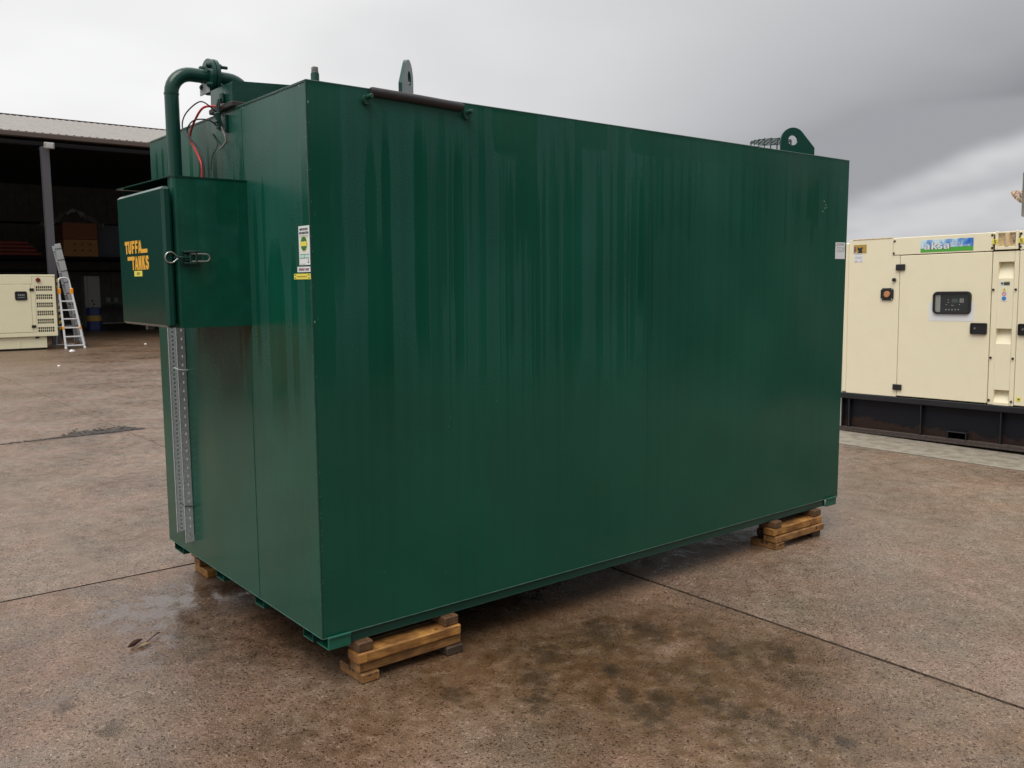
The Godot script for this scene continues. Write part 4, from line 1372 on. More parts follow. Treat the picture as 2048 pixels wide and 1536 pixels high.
	var gl := MB.new()
	gl.cyl(Vector3(-.086, 2.103, -.852), Vector3(-.086, 2.128, -.852), 0.010, 12, 0.002)
	gl.cyl(Vector3(-.08, 2.103, -.902), Vector3(-.08, 2.116, -.902), 0.009, 12, 0.002)
	obj("cable_gland", gl, M["white plastic"], t)
	# ---- perforated galvanised tray down the end
	var tr := MB.new()
	# open channel: slotted flanges standing out from a web against the tank
	slotted(tr, 0.040, 1.14, 0.0016, 0.011, 0.012, 0.0225, [0.021], Transform3D(Basis(), Vector3(-0.0430, 0.335, -1.5905)))
	slotted(tr, 0.040, 1.17, 0.0016, 0.006, 0.013, 0.0450, [0.023], Transform3D(Basis(), Vector3(-0.0430, 0.305, -1.4586)))
	tr.box(Vector3(-0.0028, 0.34, -1.5885), Vector3(-0.0012, 1.474, -1.4590), 0.0)
	tr.box(Vector3(-0.0462, 0.33, -1.5945), Vector3(-0.0432, 1.474, -1.5850), 0.001)
	tr.box(Vector3(-0.0462, 0.303, -1.4650), Vector3(-0.0432, 1.474, -1.4560), 0.001)
	obj("cable_tray", tr, M["galvanised steel"], t)
	for q in [[1.222, 0.0018], [0.502, 0.0028]]:
		var m := MB.new()
		m.tube([Vector3(-0.044, q[0] + 0.006, -1.52), Vector3(-0.044, q[0], -1.454), Vector3(-0.016, q[0] - 0.004, -1.452), Vector3(0.0, q[0] - 0.004, -1.44)], q[1], 6)
		obj("cable_tie", m, M["white plastic"] if q[1] < 0.002 else M["black cable"], t)
	# ---- labels on the short end
	var x := -0.0015
	var s1 := obj("information_label", plain_box(Vector3(x, 1.730, -0.098), Vector3(0.0008, 1.881, -0.004), 0.0), M["white label"], t)
	text(s1, "IMPORTANT", Vector3(x, 1.868, -0.052), 0.072, 0.009, FACE_LEFT, M["ink"])
	text(s1, "INFORMATION", Vector3(x, 1.854, -0.052), 0.080, 0.009, FACE_LEFT, M["ink"])
	for k in 3:
		obj("print_line", plain_box(Vector3(x - 0.0006, 1.843 - k * 0.005, -0.090 + 0.006 * k), Vector3(x, 1.8445 - k * 0.005, -0.013 - 0.006 * k)), M["grey ink"], s1)
	var dk := MB.new()
	dk.tube([Vector3(x, 1.812, -0.053), Vector3(x - 0.0006, 1.812, -0.053)], 0.031, 28)
	obj("print_ring", dk, M["yellow label"], s1)
	dk = MB.new()
	dk.tube([Vector3(x - 0.0006, 1.812, -0.053), Vector3(x - 0.0010, 1.812, -0.053)], 0.027, 28)
	obj("print_disc", dk, M["green ink"], s1)
	obj("print_badge", plain_box(Vector3(x - 0.0016, 1.803, -0.078), Vector3(x - 0.0010, 1.821, -0.028)), M["yellow label"], s1)
	obj("print_box", plain_box(Vector3(x - 0.0006, 1.757, -0.092), Vector3(x, 1.770, -0.054)), M["pale mint"], s1)
	obj("print_box", plain_box(Vector3(x - 0.0006, 1.757, -0.051), Vector3(x, 1.770, -0.010)), M["pale mint"], s1)
	for yq in [1.7705, 1.7565]:
		obj("print_line", plain_box(Vector3(x - 0.0008, yq, -0.092), Vector3(x, yq + 0.0018, -0.010)), M["green ink"], s1)
	obj("print_line", plain_box(Vector3(x - 0.0008, 1.757, -0.0535), Vector3(x, 1.771, -0.0515)), M["green ink"], s1)
	obj("print_mark", plain_box(Vector3(x - 0.0006, 1.748, -0.022), Vector3(x, 1.752, -0.016)), M["ink"], s1)
	obj("print_mark", plain_box(Vector3(x - 0.0006, 1.738, -0.024), Vector3(x, 1.744, -0.014)), M["green ink"], s1)
	obj("print_line", plain_box(Vector3(x - 0.0006, 1.7335, -0.088), Vector3(x, 1.735, -0.045)), M["grey ink"], s1)
	var s2 := obj("tank_label", plain_box(Vector3(x, 1.703, -0.118), Vector3(0.0008, 1.724, -0.004), 0.0), M["white label"], t)
	text(s2, "BUNDED TANK", Vector3(x, 1.7135, -0.060), 0.088, 0.010, FACE_LEFT, M["brown ink"])
	var s3 := obj("yellow_strip_label", plain_box(Vector3(x, 1.675, -0.150), Vector3(0.0008, 1.697, -0.004), 0.0), M["yellow label"], t)
	obj("print_line", plain_box(Vector3(x - 0.0006, 1.684, -0.126), Vector3(x, 1.688, -0.036)), M["gold label"], s3)
	for q in [[-0.144, 1.690], [-0.144, 1.678], [-0.026, 1.690], [-0.024, 1.678]]:
		obj("print_mark", plain_box(Vector3(x - 0.0006, q[1], q[0]), Vector3(x, q[1] + 0.004, q[0] + 0.012)), M["green ink"], s3)
	# ---- stock tag on the long side
	var s4 := obj("stock_tag", plain_box(Vector3(3.655, 1.797, -0.001), Vector3(3.766, 1.902, 0.0015), 0.0), M["white label"], t)
	text(s4, "Stock Number", Vector3(3.711, 1.8925, 0.0015), 0.090, 0.009, Basis(), M["grey ink"], "Droid Sans")
	obj("print_line", plain_box(Vector3(3.655, 1.8805, 0.0015), Vector3(3.766, 1.8825, 0.002)), M["grey ink"], s4)
	text(s4, "5520", Vector3(3.715, 1.857, 0.0015), 0.090, 0.030, Basis(), M["grey ink"], "Droid Serif", false, 0.0006, "handwriting", 0.15)

# heavy block letters on a face that looks along -X; z0, y0 is the lower left corner of the word
func block_word(parent: Node3D, word: String, z0: float, y0: float, w: float, h: float, bar: float, x: float, m: Material) -> void:
	# cells of 10 by 10, strokes 3 wide
	var glyph := {
		"T": [0, 10, 0, 7.2, 3.4, 7.2, 3.4, 0, 6.6, 0, 6.6, 7.2, 10, 7.2, 10, 10],
		"U": [0.5, 10, 0.5, 2.4, 1.4, 0.7, 3.2, 0, 6.8, 0, 8.6, 0.7, 9.5, 2.4, 9.5, 10, 6.4, 10, 6.4, 3.0, 5.7, 2.3, 4.3, 2.3, 3.6, 3.0, 3.6, 10],
		"F": [1, 10, 1, 0, 4.1, 0, 4.1, 3.6, 8.2, 3.6, 8.2, 6.0, 4.1, 6.0, 4.1, 7.6, 9.2, 7.6, 9.2, 10],
		"A": [3.2, 10, 0, 0, 3.0, 0, 3.5, 1.9, 6.5, 1.9, 7.0, 0, 10, 0, 6.8, 10, 5.02, 7.4, 5.9, 4.1, 4.1, 4.1, 4.98, 7.4],
		"N": [0.7, 10, 0.7, 0, 3.6, 0, 3.6, 5.4, 6.4, 0, 9.3, 0, 9.3, 10, 6.4, 10, 6.4, 4.6, 3.6, 10],
		"K": [0.8, 10, 0.8, 0, 3.8, 0, 3.8, 3.0, 4.6, 4.1, 6.6, 0, 10, 0, 6.7, 6.1, 9.8, 10, 6.2, 10, 3.8, 6.6, 3.8, 10],
		"S": [9.2, 7.2, 8.6, 8.9, 7.0, 9.9, 5, 10, 2.4, 9.7, 0.9, 8.2, 0.9, 6.2, 2.2, 4.9, 5.6, 3.8, 6.3, 3.1, 6.0, 2.4, 5.0, 2.1, 3.8, 2.5, 3.5, 3.5, 0.6, 3.3, 1.2, 1.4, 2.7, 0.3, 5, 0, 7.6, 0.3, 9.2, 1.7, 9.4, 3.9, 8.3, 5.3, 4.6, 6.6, 4.0, 7.2, 4.2, 7.8, 5.0, 8.0, 6.0, 7.7, 6.4, 7.0]}
	for i in word.length():
		var g: Array = glyph[word[i]]
		var p := PackedVector2Array()
		for k in range(0, g.size(), 2):
			var q := Vector2(g[k], g[k + 1])
			if i == word.length() - 1 and bar > 0.0 and q == Vector2(10, 0):
				# the foot of the last letter runs on as a bar
				p.append(Vector2(10 + bar / w * 10.0, 0))
				p.append(Vector2(10 + bar / w * 10.0, 3.0))
				q = Vector2(9.1, 3.0)
			if i == 0 and bar < 0.0 and (q == Vector2(0, 10) or q == Vector2(0, 7.2)):
				q.x = bar / w * 10.0
			p.append(q)
		for k in p.size(): p[k] = Vector2(p[k].x * w * 0.1 * 0.93, p[k].y * h * 0.1)
		var mb := MB.new()
		mb.prism(p, 0.0012, Transform3D(FACE_LEFT, Vector3(x + 0.0004, y0, z0 + i * w)))
		obj("letter", mb, m, parent)

# ---------------------------------------------------------------- timber cribs
func build_cribs() -> void:
	var specs := [
		["timber_support", "timber block stack under the near front corner of the green tank", 0.15, 0.0, 1.0, [0.0, 0.005, -0.008, 0.003]],
		["timber_support", "honey coloured timber block stack under the far right corner of the green tank", 3.05, 0.0, 1.0, [0.004, -0.012, 0.01, -0.006]],
		["timber_support", "timber block stack half hidden under the back left corner of the green tank", 0.14, -1.876, -1.0, [0.0, 0.004, -0.004, 0.006]]]
	var r := RandomNumberGenerator.new()
	r.seed = 40
	for s in specs:
		var x: float = s[2]
		var zc: float = s[3]
		var d: float = s[4]
		var o: Node3D = thing(s[0], s[1], "timber stack", Vector3(x + 0.26, 0, zc - 0.06 * d), Basis(), "timber stacks under the tank")
		var put := func(called: String, lo: Vector3, hi: Vector3, m: String) -> void:
			# z given outwards from the tank face
			var z0: float = zc + lo.z * d
			var z1: float = zc + hi.z * d
			var c := Vector3((lo.x + hi.x) * 0.5 + x, (lo.y + hi.y) * 0.5, (z0 + z1) * 0.5)
			var mb := MB.new()
			mb.obox(c, Vector3(hi.x - lo.x, hi.y - lo.y, absf(z1 - z0)), 0.0055, Basis(Vector3.UP, r.randf_range(-0.012, 0.012)))
			obj(called, mb, M[m], o)
		var j: Array = s[5]
		put.call("bearer", Vector3(0.005, 0, -0.165), Vector3(0.092, 0.042, 0.034 + j[0]), "wood b" if d > 0 else "wood a")
		put.call("bearer", Vector3(0.435, 0, -0.165), Vector3(0.525, 0.042, 0.026 + j[1]), "wood d")
		put.call("plank", Vector3(0.0, 0.0425, -0.06), Vector3(0.52, 0.0868, 0.029 + j[2]), "wood b")
		put.call("plank", Vector3(-0.012, 0.0900, -0.055), Vector3(0.512, 0.136, 0.034 + j[3]), "wood a")
		put.call("plank", Vector3(0.075, 0.0425, -0.165), Vector3(0.515, 0.089, -0.08), "wood d")
		put.call("plank", Vector3(0.085, 0.0895, -0.160), Vector3(0.51, 0.136, -0.075), "wood c")
		put.call("top_block", Vector3(-0.008, 0.1365, -0.15), Vector3(0.066, 0.1795, 0.030), "wood c")
		put.call("top_block", Vector3(0.43, 0.1365, -0.15), Vector3(0.505, 0.1795, 0.026), "wood c")

# ---------------------------------------------------------------- generators
func ring_frame(mb: MB, u0: float, u1: float, y0: float, y1: float, w: float, r: float, z0: float, z1: float) -> void:
	# rounded rectangular frame (outer size given), w wide
	var outer := []
	var inner := []
	for q in [[u1 - r, y1 - r, 0.0], [u0 + r, y1 - r, 90.0], [u0 + r, y0 + r, 180.0], [u1 - r, y0 + r, 270.0]]:
		for k in 6:
			var a := deg_to_rad(q[2] + k * 18.0)
			outer.append(Vector2(q[0] + r * cos(a), q[1] + r * sin(a)))
			inner.append(Vector2(q[0] + (r - w) * cos(a), q[1] + (r - w) * sin(a)))
	var n := outer.size()
	for i in n:
		var k := (i + 1) % n
		var oa: Vector2 = outer[i]; var ob: Vector2 = outer[k]; var ia: Vector2 = inner[i]; var ib: Vector2 = inner[k]
		var mid_a := (oa + ia) * 0.5
		var mid_b := (ob + ib) * 0.5
		var nn := Vector3((oa - ia).x, (oa - ia).y, 0).normalized()
		mb.flat([Vector3(oa.x, oa.y, z0), Vector3(ob.x, ob.y, z0), Vector3(lerpf(oa.x, mid_a.x, .3), lerpf(oa.y, mid_a.y, .3), z1), Vector3(lerpf(ob.x, mid_b.x, .3), lerpf(ob.y, mid_b.y, .3), z1)].slice(0, 2) + [Vector3(lerpf(ob.x, mid_b.x, .3), lerpf(ob.y, mid_b.y, .3), z1), Vector3(lerpf(oa.x, mid_a.x, .3), lerpf(oa.y, mid_a.y, .3), z1)], nn)
		mb.flat([Vector3(lerpf(oa.x, mid_a.x, .3), lerpf(oa.y, mid_a.y, .3), z1), Vector3(lerpf(ob.x, mid_b.x, .3), lerpf(ob.y, mid_b.y, .3), z1), Vector3(ib.x, ib.y, z1), Vector3(ia.x, ia.y, z1)], Vector3(0, 0, 1))
		mb.flat([Vector3(ia.x, ia.y, z1), Vector3(ib.x, ib.y, z1), Vector3(ib.x, ib.y, z0), Vector3(ia.x, ia.y, z0)], -nn)

func rounded_plate(mb: MB, u0: float, u1: float, y0: float, y1: float, r: float, z0: float, z1: float) -> void:
	var p := PackedVector2Array()
	for q in [[u1 - r, y1 - r, 0.0], [u0 + r, y1 - r, 90.0], [u0 + r, y0 + r, 180.0], [u1 - r, y0 + r, 270.0]]:
		for k in 5:
			var a := deg_to_rad(q[2] + k * 22.5)
			p.append(Vector2(q[0] + r * cos(a), q[1] + r * sin(a)))
	mb.prism(p, z1 - z0, Transform3D(Basis(), Vector3(0, 0, z0)))

func disc(mb: MB, c: Vector3, r: float, depth: float, sides := 18) -> void:
	mb.cyl(c, c + Vector3(0, 0, depth), r, sides, minf(depth, r) * 0.25)

func build_large_generator() -> void:
	# own axes: u to the right along the long side, y up, z out of the face towards the yard
	var F := Transform3D(FACE_LEFT, Vector3(7.37, 0.0, 0.0))
	var tilt := Transform3D(Basis(Vector3(0, 0, 1), 0.014), Vector3.ZERO)
	var pivot := Vector3(-2.133, 0.0, 0.0)
	F = F * Transform3D(tilt.basis, Vector3(0, 0.012, 0) + pivot - tilt.basis * pivot)
	var t := thing("large_generator", "large cream generator canopy with blue and green sign on a black base frame", "generator", F * Vector3(-0.5, 0, -0.6), F.basis)
	var C: Material = M["cream paint"]
	var K: Material = M["black frame"]
	var uL := -2.133
	var uR := 1.75
	# ---- base frame with rust creeping up its web
	obj("base_top_beam", plain_box(Vector3(uL, 0.362, -1.25), Vector3(uR, 0.424, 0.010), 0.006), K, t, F)
	var web := MB.new()
	web.use_c = true
	var rn := noise(88, 3.2, 4)
	var nu := 190
	var ny := 30
	var black := Color(0.009, 0.010, 0.014)
	var brown := Color(0.034, 0.019, 0.015)
	var web_pt := func(i: int, k: int) -> Array:
		var u := lerpf(uL + 0.01, uR - 0.01, float(i) / nu)
		var y := lerpf(0.046, 0.362, float(k) / ny)
		var edge := 0.115 + 0.075 * rn.get_noise_2d(u, 1.0) + 0.02 * rn.get_noise_2d(u * 6.0, 9.0) + 0.05 * exp(-pow((u + 1.9) / 0.25, 2.0)) + 0.03 * exp(-pow((u + 1.1) / 0.1, 2.0))
		var kk := smoothstep(edge + 0.006, edge - 0.006, y) * (0.75 + 0.5 * rn.get_noise_2d(u * 4.0, y * 14.0))
		return [Vector3(u, y, -0.055), black.lerp(brown, clampf(kk, 0, 1))]
	for i in nu:
		for k in ny:
			var u := lerpf(uL, uR, (i + 0.5) / nu)
			var y := lerpf(0.046, 0.362, (k + 0.5) / ny)
			if u > -0.945 and u < -0.775 and y < 0.112: continue   # fork pocket
			var q := [web_pt.call(i, k), web_pt.call(i + 1, k), web_pt.call(i + 1, k + 1), web_pt.call(i, k + 1)]
			for tr in [[0, 1, 2], [0, 2, 3]]:
				var s := web.v.size()
				web.tri(q[tr[0]][0], q[tr[1]][0], q[tr[2]][0], Vector3(0, 0, 1), Vector3(0, 0, 1), Vector3(0, 0, 1), Vector2.ZERO, Vector2.ZERO, Vector2.ZERO)
				for w in 3:
					for z in 3:
						if web.v[s + w].is_equal_approx(q[tr[z]][0]):
							web.c.append(q[tr[z]][1])
							break
	var wm := mat("rusty web", Color(1, 1, 1), 0.5)
	wm.vertex_color_use_as_albedo = true
	wm.metallic_specular = 0.3
	obj("base_web", web, wm, t, F)
	var lowm := noisy("rusty flange", Color(0.03, 0.022, 0.02), Color(0.07, 0.05, 0.042), 9.0, 0.7, 0.0, 0.06, 49, 2.5)
	obj("base_bottom_flange", plain_box(Vector3(uL, 0.0, -1.24), Vector3(uR, 0.018, 0.004), 0.003), lowm, t, F)
	obj("base_bottom_edge", plain_box(Vector3(uL, 0.0182, -0.056), Vector3(uR, 0.048, -0.004), 0.003), lowm, t, F)
	obj("base_core", plain_box(Vector3(uL + 0.03, 0.02, -1.2), Vector3(uR - 0.03, 0.36, -0.30)), M["dark gap"], t, F)
	for u in [uL + 0.012, -2.035, -1.235, -0.455, 0.35, 1.2]:
		obj("stiffener", plain_box(Vector3(u, 0.049, -0.054), Vector3(u + 0.012, 0.361, -0.006)), K, t, F)
	var pk := MB.new()
	for q in [[-0.955, -0.945, 0.05, 0.122], [-0.775, -0.765, 0.05, 0.122], [-0.945, -0.775, 0.112, 0.122]]:
		pk.box(Vector3(q[0], q[2], -0.29), Vector3(q[1], q[3], -0.002), 0.002)
	obj("fork_pocket", pk, K, t, F)
	# ---- canopy: dark core, panels stand proud of it so that the gaps read
	obj("canopy_core", plain_box(Vector3(uL + 0.02, 0.425, -1.22), Vector3(uR - 0.02, 2.045, -0.085)), M["dark gap"], t, F)
	var rf := MB.new()
	rf.box(Vector3(uL + 0.06, 2.046, -1.24), Vector3(uR, 2.074, -0.012), 0.012)
	obj("roof_panel", rf, C, t, F)
	var pz := -0.02
	var ep := MB.new()
	ep.box(Vector3(uL + 0.004, 0.426, -0.075), Vector3(-2.066, 2.05, -0.008), 0.012)
	obj("corner_post", ep, C, t, F)
	obj("end_panel", plain_box(Vector3(uL + 0.004, 0.426, -1.22), Vector3(uL + 0.03, 2.04, -0.078), 0.004), C, t, F)
	var lp := MB.new()
	lp.prism(PackedVector2Array([Vector2(-2.063, 0.427), Vector2(-1.494, 0.427), Vector2(-1.494, 1.893), Vector2(-1.574, 1.893), Vector2(-1.574, 2.070), Vector2(-2.063, 2.070)]), 0.022, Transform3D(Basis(), Vector3(0, 0, pz)))
	obj("side_panel", lp, C, t, F)
	var tpn := plain_box(Vector3(-1.571, 1.897, pz), Vector3(-0.580, 2.072, 0.006), 0.004)
	var top_rail := obj("top_panel", tpn, C, t, F)
	obj("top_panel", plain_box(Vector3(-0.338, 1.897, pz), Vector3(uR, 2.072, 0.006), 0.004), C, t, F)
	var door := obj("door", plain_box(Vector3(-1.489, 0.436, pz), Vector3(-0.583, 1.889, 0.006), 0.005), C, t, F)
	var door2 := obj("door", plain_box(Vector3(-0.336, 0.436, pz), Vector3(0.62, 1.889, 0.006), 0.005), C, t, F)
	obj("side_panel", plain_box(Vector3(0.625, 0.427, pz), Vector3(uR - 0.01, 1.893, 0.004), 0.005), C, t, F)
	obj("seal_strip", plain_box(Vector3(-2.03, 2.071, -0.03), Vector3(-1.58, 2.082, 0.006), 0.003), M["soiled cream"], t, F)
	# ---- post between the doors with three moulded hand holds
	var pu0 := -0.577
	var pu1 := -0.342
	var wells := [[-0.522, -0.383, 1.635, 1.792], [-0.522, -0.383, 1.015, 1.162], [-0.522, -0.383, 0.452, 0.575]]
	var post := MB.new()
	post.box(Vector3(pu0, 0.427, pz), Vector3(-0.5225, 1.890, 0.0), 0.004)
	post.box(Vector3(-0.3825, 0.427, pz), Vector3(pu1, 1.890, 0.0), 0.004)
	var ys := [1.890, 1.792, 1.635, 1.162, 1.015, 0.575, 0.452, 0.427]
	for i in range(0, ys.size(), 2):
		post.box(Vector3(-0.5222, ys[i + 1], pz), Vector3(-0.3828, ys[i], -0.0005), 0.0)
	for w in wells:
		# scoop: deep at the top, running out at the bottom
		post.flat([Vector3(w[0], w[3], -0.07), Vector3(w[1], w[3], -0.07), Vector3(w[1], w[2], -0.004), Vector3(w[0], w[2], -0.004)], Vector3(0, 0.4, 1))
		post.flat([Vector3(w[0], w[3], 0), Vector3(w[1], w[3], 0), Vector3(w[1], w[3], -0.07), Vector3(w[0], w[3], -0.07)], Vector3(0, -1, 0))
		post.flat([Vector3(w[0], w[3], 0), Vector3(w[0], w[3], -0.07), Vector3(w[0], w[2], -0.004), Vector3(w[0], w[2], 0)], Vector3(1, 0, 0))
		post.flat([Vector3(w[1], w[3], 0), Vector3(w[1], w[3], -0.07), Vector3(w[1], w[2], -0.004), Vector3(w[1], w[2], 0)], Vector3(-1, 0, 0))
	var posto := obj("centre_post", post, C, t, F)
	# ---- lifting point housing above the post
	var lh := MB.new()
	lh.box(Vector3(-0.560, 1.905, -0.02), Vector3(-0.535, 2.080, 0.012), 0.003)
	lh.box(Vector3(-0.378, 1.905, -0.02), Vector3(-0.353, 2.080, 0.012), 0.003)
	lh.box(Vector3(-0.535, 1.905, -0.02), Vector3(-0.378, 1.935, 0.010), 0.003)
	lh.box(Vector3(-0.535, 2.060, -0.03), Vector3(-0.378, 2.072, 0.004), 0.002)
	var house := obj("lifting_housing", lh, C, t, F)
	var lw := MB.new()
	lw.flat([Vector3(-0.535, 2.06, -0.019), Vector3(-0.378, 2.06, -0.019), Vector3(-0.378, 1.935, -0.019), Vector3(-0.535, 1.935, -0.019)], Vector3(0, 0, 1))
	obj("housing_back", lw, M["soiled cream"], house, F)
	obj("lifting_lug", plain_box(Vector3(-0.41, 1.98, -0.018), Vector3(-0.39, 2.03, 0.005), 0.004), M["rust"], house, F)
	var lbar := MB.new()
	lbar.cyl(Vector3(-0.455, 1.94, -0.008), Vector3(-0.455, 2.06, -0.008), 0.024, 14)
	lbar.box(Vector3(-0.475, 1.936, -0.018), Vector3(-0.42, 1.944, 0.004), 0.001)
	obj("housing_bar", lbar, M["soiled cream"], house, F)
	# ---- bolts
	for q in [[-1.553, 2.040], [-1.560, 1.915], [-0.585, 1.925], [-0.588, 2.046], [-0.332, 2.046], [-0.334, 1.925], [-0.56, 1.53], [-0.36, 1.53], [-0.56, 0.88], [-0.36, 0.88], [-0.562, 0.47], [-0.358, 0.47]]:
		var m := MB.new()
		disc(m, Vector3(q[0], q[1], 0.002), 0.011, 0.012, 14)
		obj("bolt", m, M["black plastic"], t, F)
	# ---- hinges, stop button, knob, locks
	for q in [[-1.529, -1.432, 1.738, 1.801], [-1.527, -1.432, 0.497, 0.557]]:
		var m := MB.new()
		m.box(Vector3(q[0], q[2], 0.003), Vector3(q[0] + 0.045, q[3], 0.022), 0.004)
		m.box(Vector3(q[0] + 0.046, q[2], 0.006), Vector3(q[1], q[3], 0.024), 0.004)
		m.cyl(Vector3(q[0] + 0.0455, q[2], 0.016), Vector3(q[0] + 0.0455, q[3], 0.016), 0.009, 10)
		obj("hinge", m, M["black plastic"], t, F)
	var es := MB.new()
	rounded_plate(es, -1.687, -1.551, 1.432, 1.558, 0.025, 0.002, 0.016)
	var eo := obj("stop_box", es, M["black plastic"], t, F)
	var bt := MB.new()
	disc(bt, Vector3(-1.612, 1.494, 0.016), 0.034, 0.02, 22)
	obj("stop_button", bt, M["amber button"], eo, F)
	for q in [[-1.675, 1.443], [-1.563, 1.443], [-1.675, 1.547], [-1.563, 1.547]]:
		var m := MB.new()
		disc(m, Vector3(q[0], q[1], 0.016), 0.006, 0.003, 8)
		obj("screw", m, M["aluminium"], eo, F)
	var kb := MB.new()
	disc(kb, Vector3(-1.545, 1.643, 0.002), 0.019, 0.028, 16)
	obj("knob", kb, M["black plastic"], t, F)
	for q in [[-0.757, -0.602], [-0.322, -0.165]]:
		var m := MB.new()
		rounded_plate(m, q[0], q[1], 1.101, 1.211, 0.012, 0.006, 0.018)
		ring_frame(m, q[0], q[1], 1.101, 1.211, 0.012, 0.014, 0.018, 0.026)
		var lo := obj("paddle_lock", m, M["black plastic"], t, F)
		var ky := MB.new()
		disc(ky, Vector3(q[0] + 0.045, 1.158, 0.018), 0.010, 0.006, 12)
		obj("keyhole", ky, M["grey steel"], lo, F)
	# ---- control window
	obj("white_patch", plain_box(Vector3(-1.172, 1.225, 0.0055), Vector3(-0.730, 1.412, 0.0075)), M["white label"], door, F)
	var wf := MB.new()
	ring_frame(wf, -1.133, -0.757, 1.292, 1.518, 0.022, 0.045, 0.0062, 0.026)
	var win := obj("control_window", wf, M["black plastic"], t, F)
	var bp := MB.new()
	rounded_plate(bp, -1.118, -0.772, 1.307, 1.503, 0.03, 0.0078, 0.009)
	obj("window_back", bp, M["light grey"], win, F)
	obj("control_panel", plain_box(Vector3(-1.058, 1.310, 0.0091), Vector3(-0.786, 1.485, 0.0125), 0.001), M["panel grey"], win, F)
	obj("panel_hood", plain_box(Vector3(-1.112, 1.482, 0.0091), Vector3(-0.786, 1.498, 0.013), 0.001), M["black plastic"], win, F)
	obj("display", plain_box(Vector3(-0.945, 1.408, 0.0125), Vector3(-0.885, 1.444, 0.0135)), M["screen"], win, F)
	for k in 12:
		obj("key", plain_box(Vector3(-0.868 + (k % 3) * 0.014, 1.408 + (k / 3) * 0.0105, 0.0125), Vector3(-0.857 + (k % 3) * 0.014, 1.416 + (k / 3) * 0.0105, 0.0138)), M["light grey"], win, F)
	for q in [[-0.98, 1.435], [-0.98, 1.41], [-0.998, 1.388], [-0.87, 1.388], [-1.0, 1.338], [-0.97, 1.338], [-0.94, 1.338], [-0.908, 1.338], [-0.878, 1.338]]:
		var m := MB.new()
		disc(m, Vector3(q[0], q[1], 0.0125), 0.007 if q[1] < 1.36 else 0.005, 0.002, 10)
		obj("panel_button", m, M["light grey"], win, F)
	obj("print_line", plain_box(Vector3(-0.952, 1.378, 0.0125), Vector3(-0.925, 1.383, 0.013)), M["light grey"], win, F)
	var pn := MB.new()
	rounded_plate(pn, -1.112, -0.778, 1.313, 1.497, 0.025, 0.0195, 0.0205)
	obj("pane", pn, M["glass"], win, F)
	# ---- sign: misty blue over green, white lettering
	var bw := 256
	var bh := 64
	var bf := noise(15, 0.02, 4)
	var bi := Image.create_empty(bw, bh, false, Image.FORMAT_RGB8)
	for y in bh:
		for x in bw:
			var u := float(x) / bw
			var v := float(y) / bh
			var k := clampf(smoothstep(0.2, 1.0, u) * 0.7 + 0.9 * bf.get_noise_2d(x, y * 0.4) + 0.35 * (0.5 - absf(v - 0.3)), 0, 1)
			var c := Color(0.78, 0.88, 0.92).lerp(Color(0.07, 0.35, 0.75), k)
			if v > 0.68 - 0.04 * u: c = Color(0.30, 0.66, 0.22)
			bi.set_pixel(x, y, c)
	var bmat := StandardMaterial3D.new()
	bmat.resource_name = "sign print"
	bmat.albedo_texture = ImageTexture.create_from_image(bi)
	bmat.roughness = 0.4
	bmat.texture_repeat = false
	var sg := MB.new()
	var sb := [-1.279, -0.760, 1.912, 2.034]
	sg.quad_uv([Vector3(sb[0], sb[2], 0.008), Vector3(sb[1], sb[2], 0.008), Vector3(sb[1], sb[3], 0.008), Vector3(sb[0], sb[3], 0.008)], Vector3(0, 0, 1), [Vector2(0, 1), Vector2(1, 1), Vector2(1, 0), Vector2(0, 0)])
	for e in [[Vector3(sb[0], sb[2], 0.006), Vector3(sb[1], sb[2], 0.006), Vector3(sb[1], sb[2], 0.008), Vector3(sb[0], sb[2], 0.008), Vector3(0, -1, 0)], [Vector3(sb[0], sb[3], 0.006), Vector3(sb[1], sb[3], 0.006), Vector3(sb[1], sb[3], 0.008), Vector3(sb[0], sb[3], 0.008), Vector3(0, 1, 0)]]:
		sg.quad_uv([e[0], e[1], e[2], e[3]], e[4], [Vector2(0, 0), Vector2(1, 0), Vector2(1, 0), Vector2(0, 0)])
	var sign_o := obj("sign", sg, bmat, t, F)
	text(sign_o, "aksa", F * Vector3(-1.109, 1.972, 0.0082), 0.25, 0.074, F.basis, M["panel grey"], "Droid Sans", true, 0.0006)
	text(sign_o, "aksa", F * Vector3(-1.115, 1.974, 0.0090), 0.25, 0.074, F.basis, M["white plastic"], "Droid Sans", true, 0.0008)
	text(sign_o, "POWER", F * Vector3(-0.935, 1.990, 0.0082), 0.092, 0.019, F.basis, M["white plastic"], "Droid Sans", false)
	text(sign_o, "GENERATION", F * Vector3(-0.885, 1.964, 0.0082), 0.188, 0.019, F.basis, M["white plastic"], "Droid Sans", false)
	# ---- labels on the left panel
	var gw := obj("brass_label", plain_box(Vector3(-2.012, 1.932, 0.002), Vector3(-1.865, 2.022, 0.0045)), M["gold label"], t, F)
	var blob := MB.new()
	blob.prism(PackedVector2Array([Vector2(-1.965, 1.936), Vector2(-1.952, 1.958), Vector2(-1.968, 1.972), Vector2(-1.962, 1.998), Vector2(-1.945, 1.986), Vector2(-1.925, 1.99), Vector2(-1.912, 2.002), Vector2(-1.908, 1.98), Vector2(-1.92, 1.97), Vector2(-1.912, 1.945), Vector2(-1.915, 1.936)]), 0.0012, Transform3D(Basis(), Vector3(0, 0, 0.0045)))
	obj("print_emblem", blob, M["panel grey"], gw, F)
	obj("print_mark", plain_box(Vector3(-2.007, 1.945, 0.0045), Vector3(-1.985, 2.0, 0.0055)), M["brown ink"], gw, F)
	obj("print_line", plain_box(Vector3(-2.0, 1.936, 0.0045), Vector3(-1.972, 1.942, 0.0055)), M["white label"], gw, F)
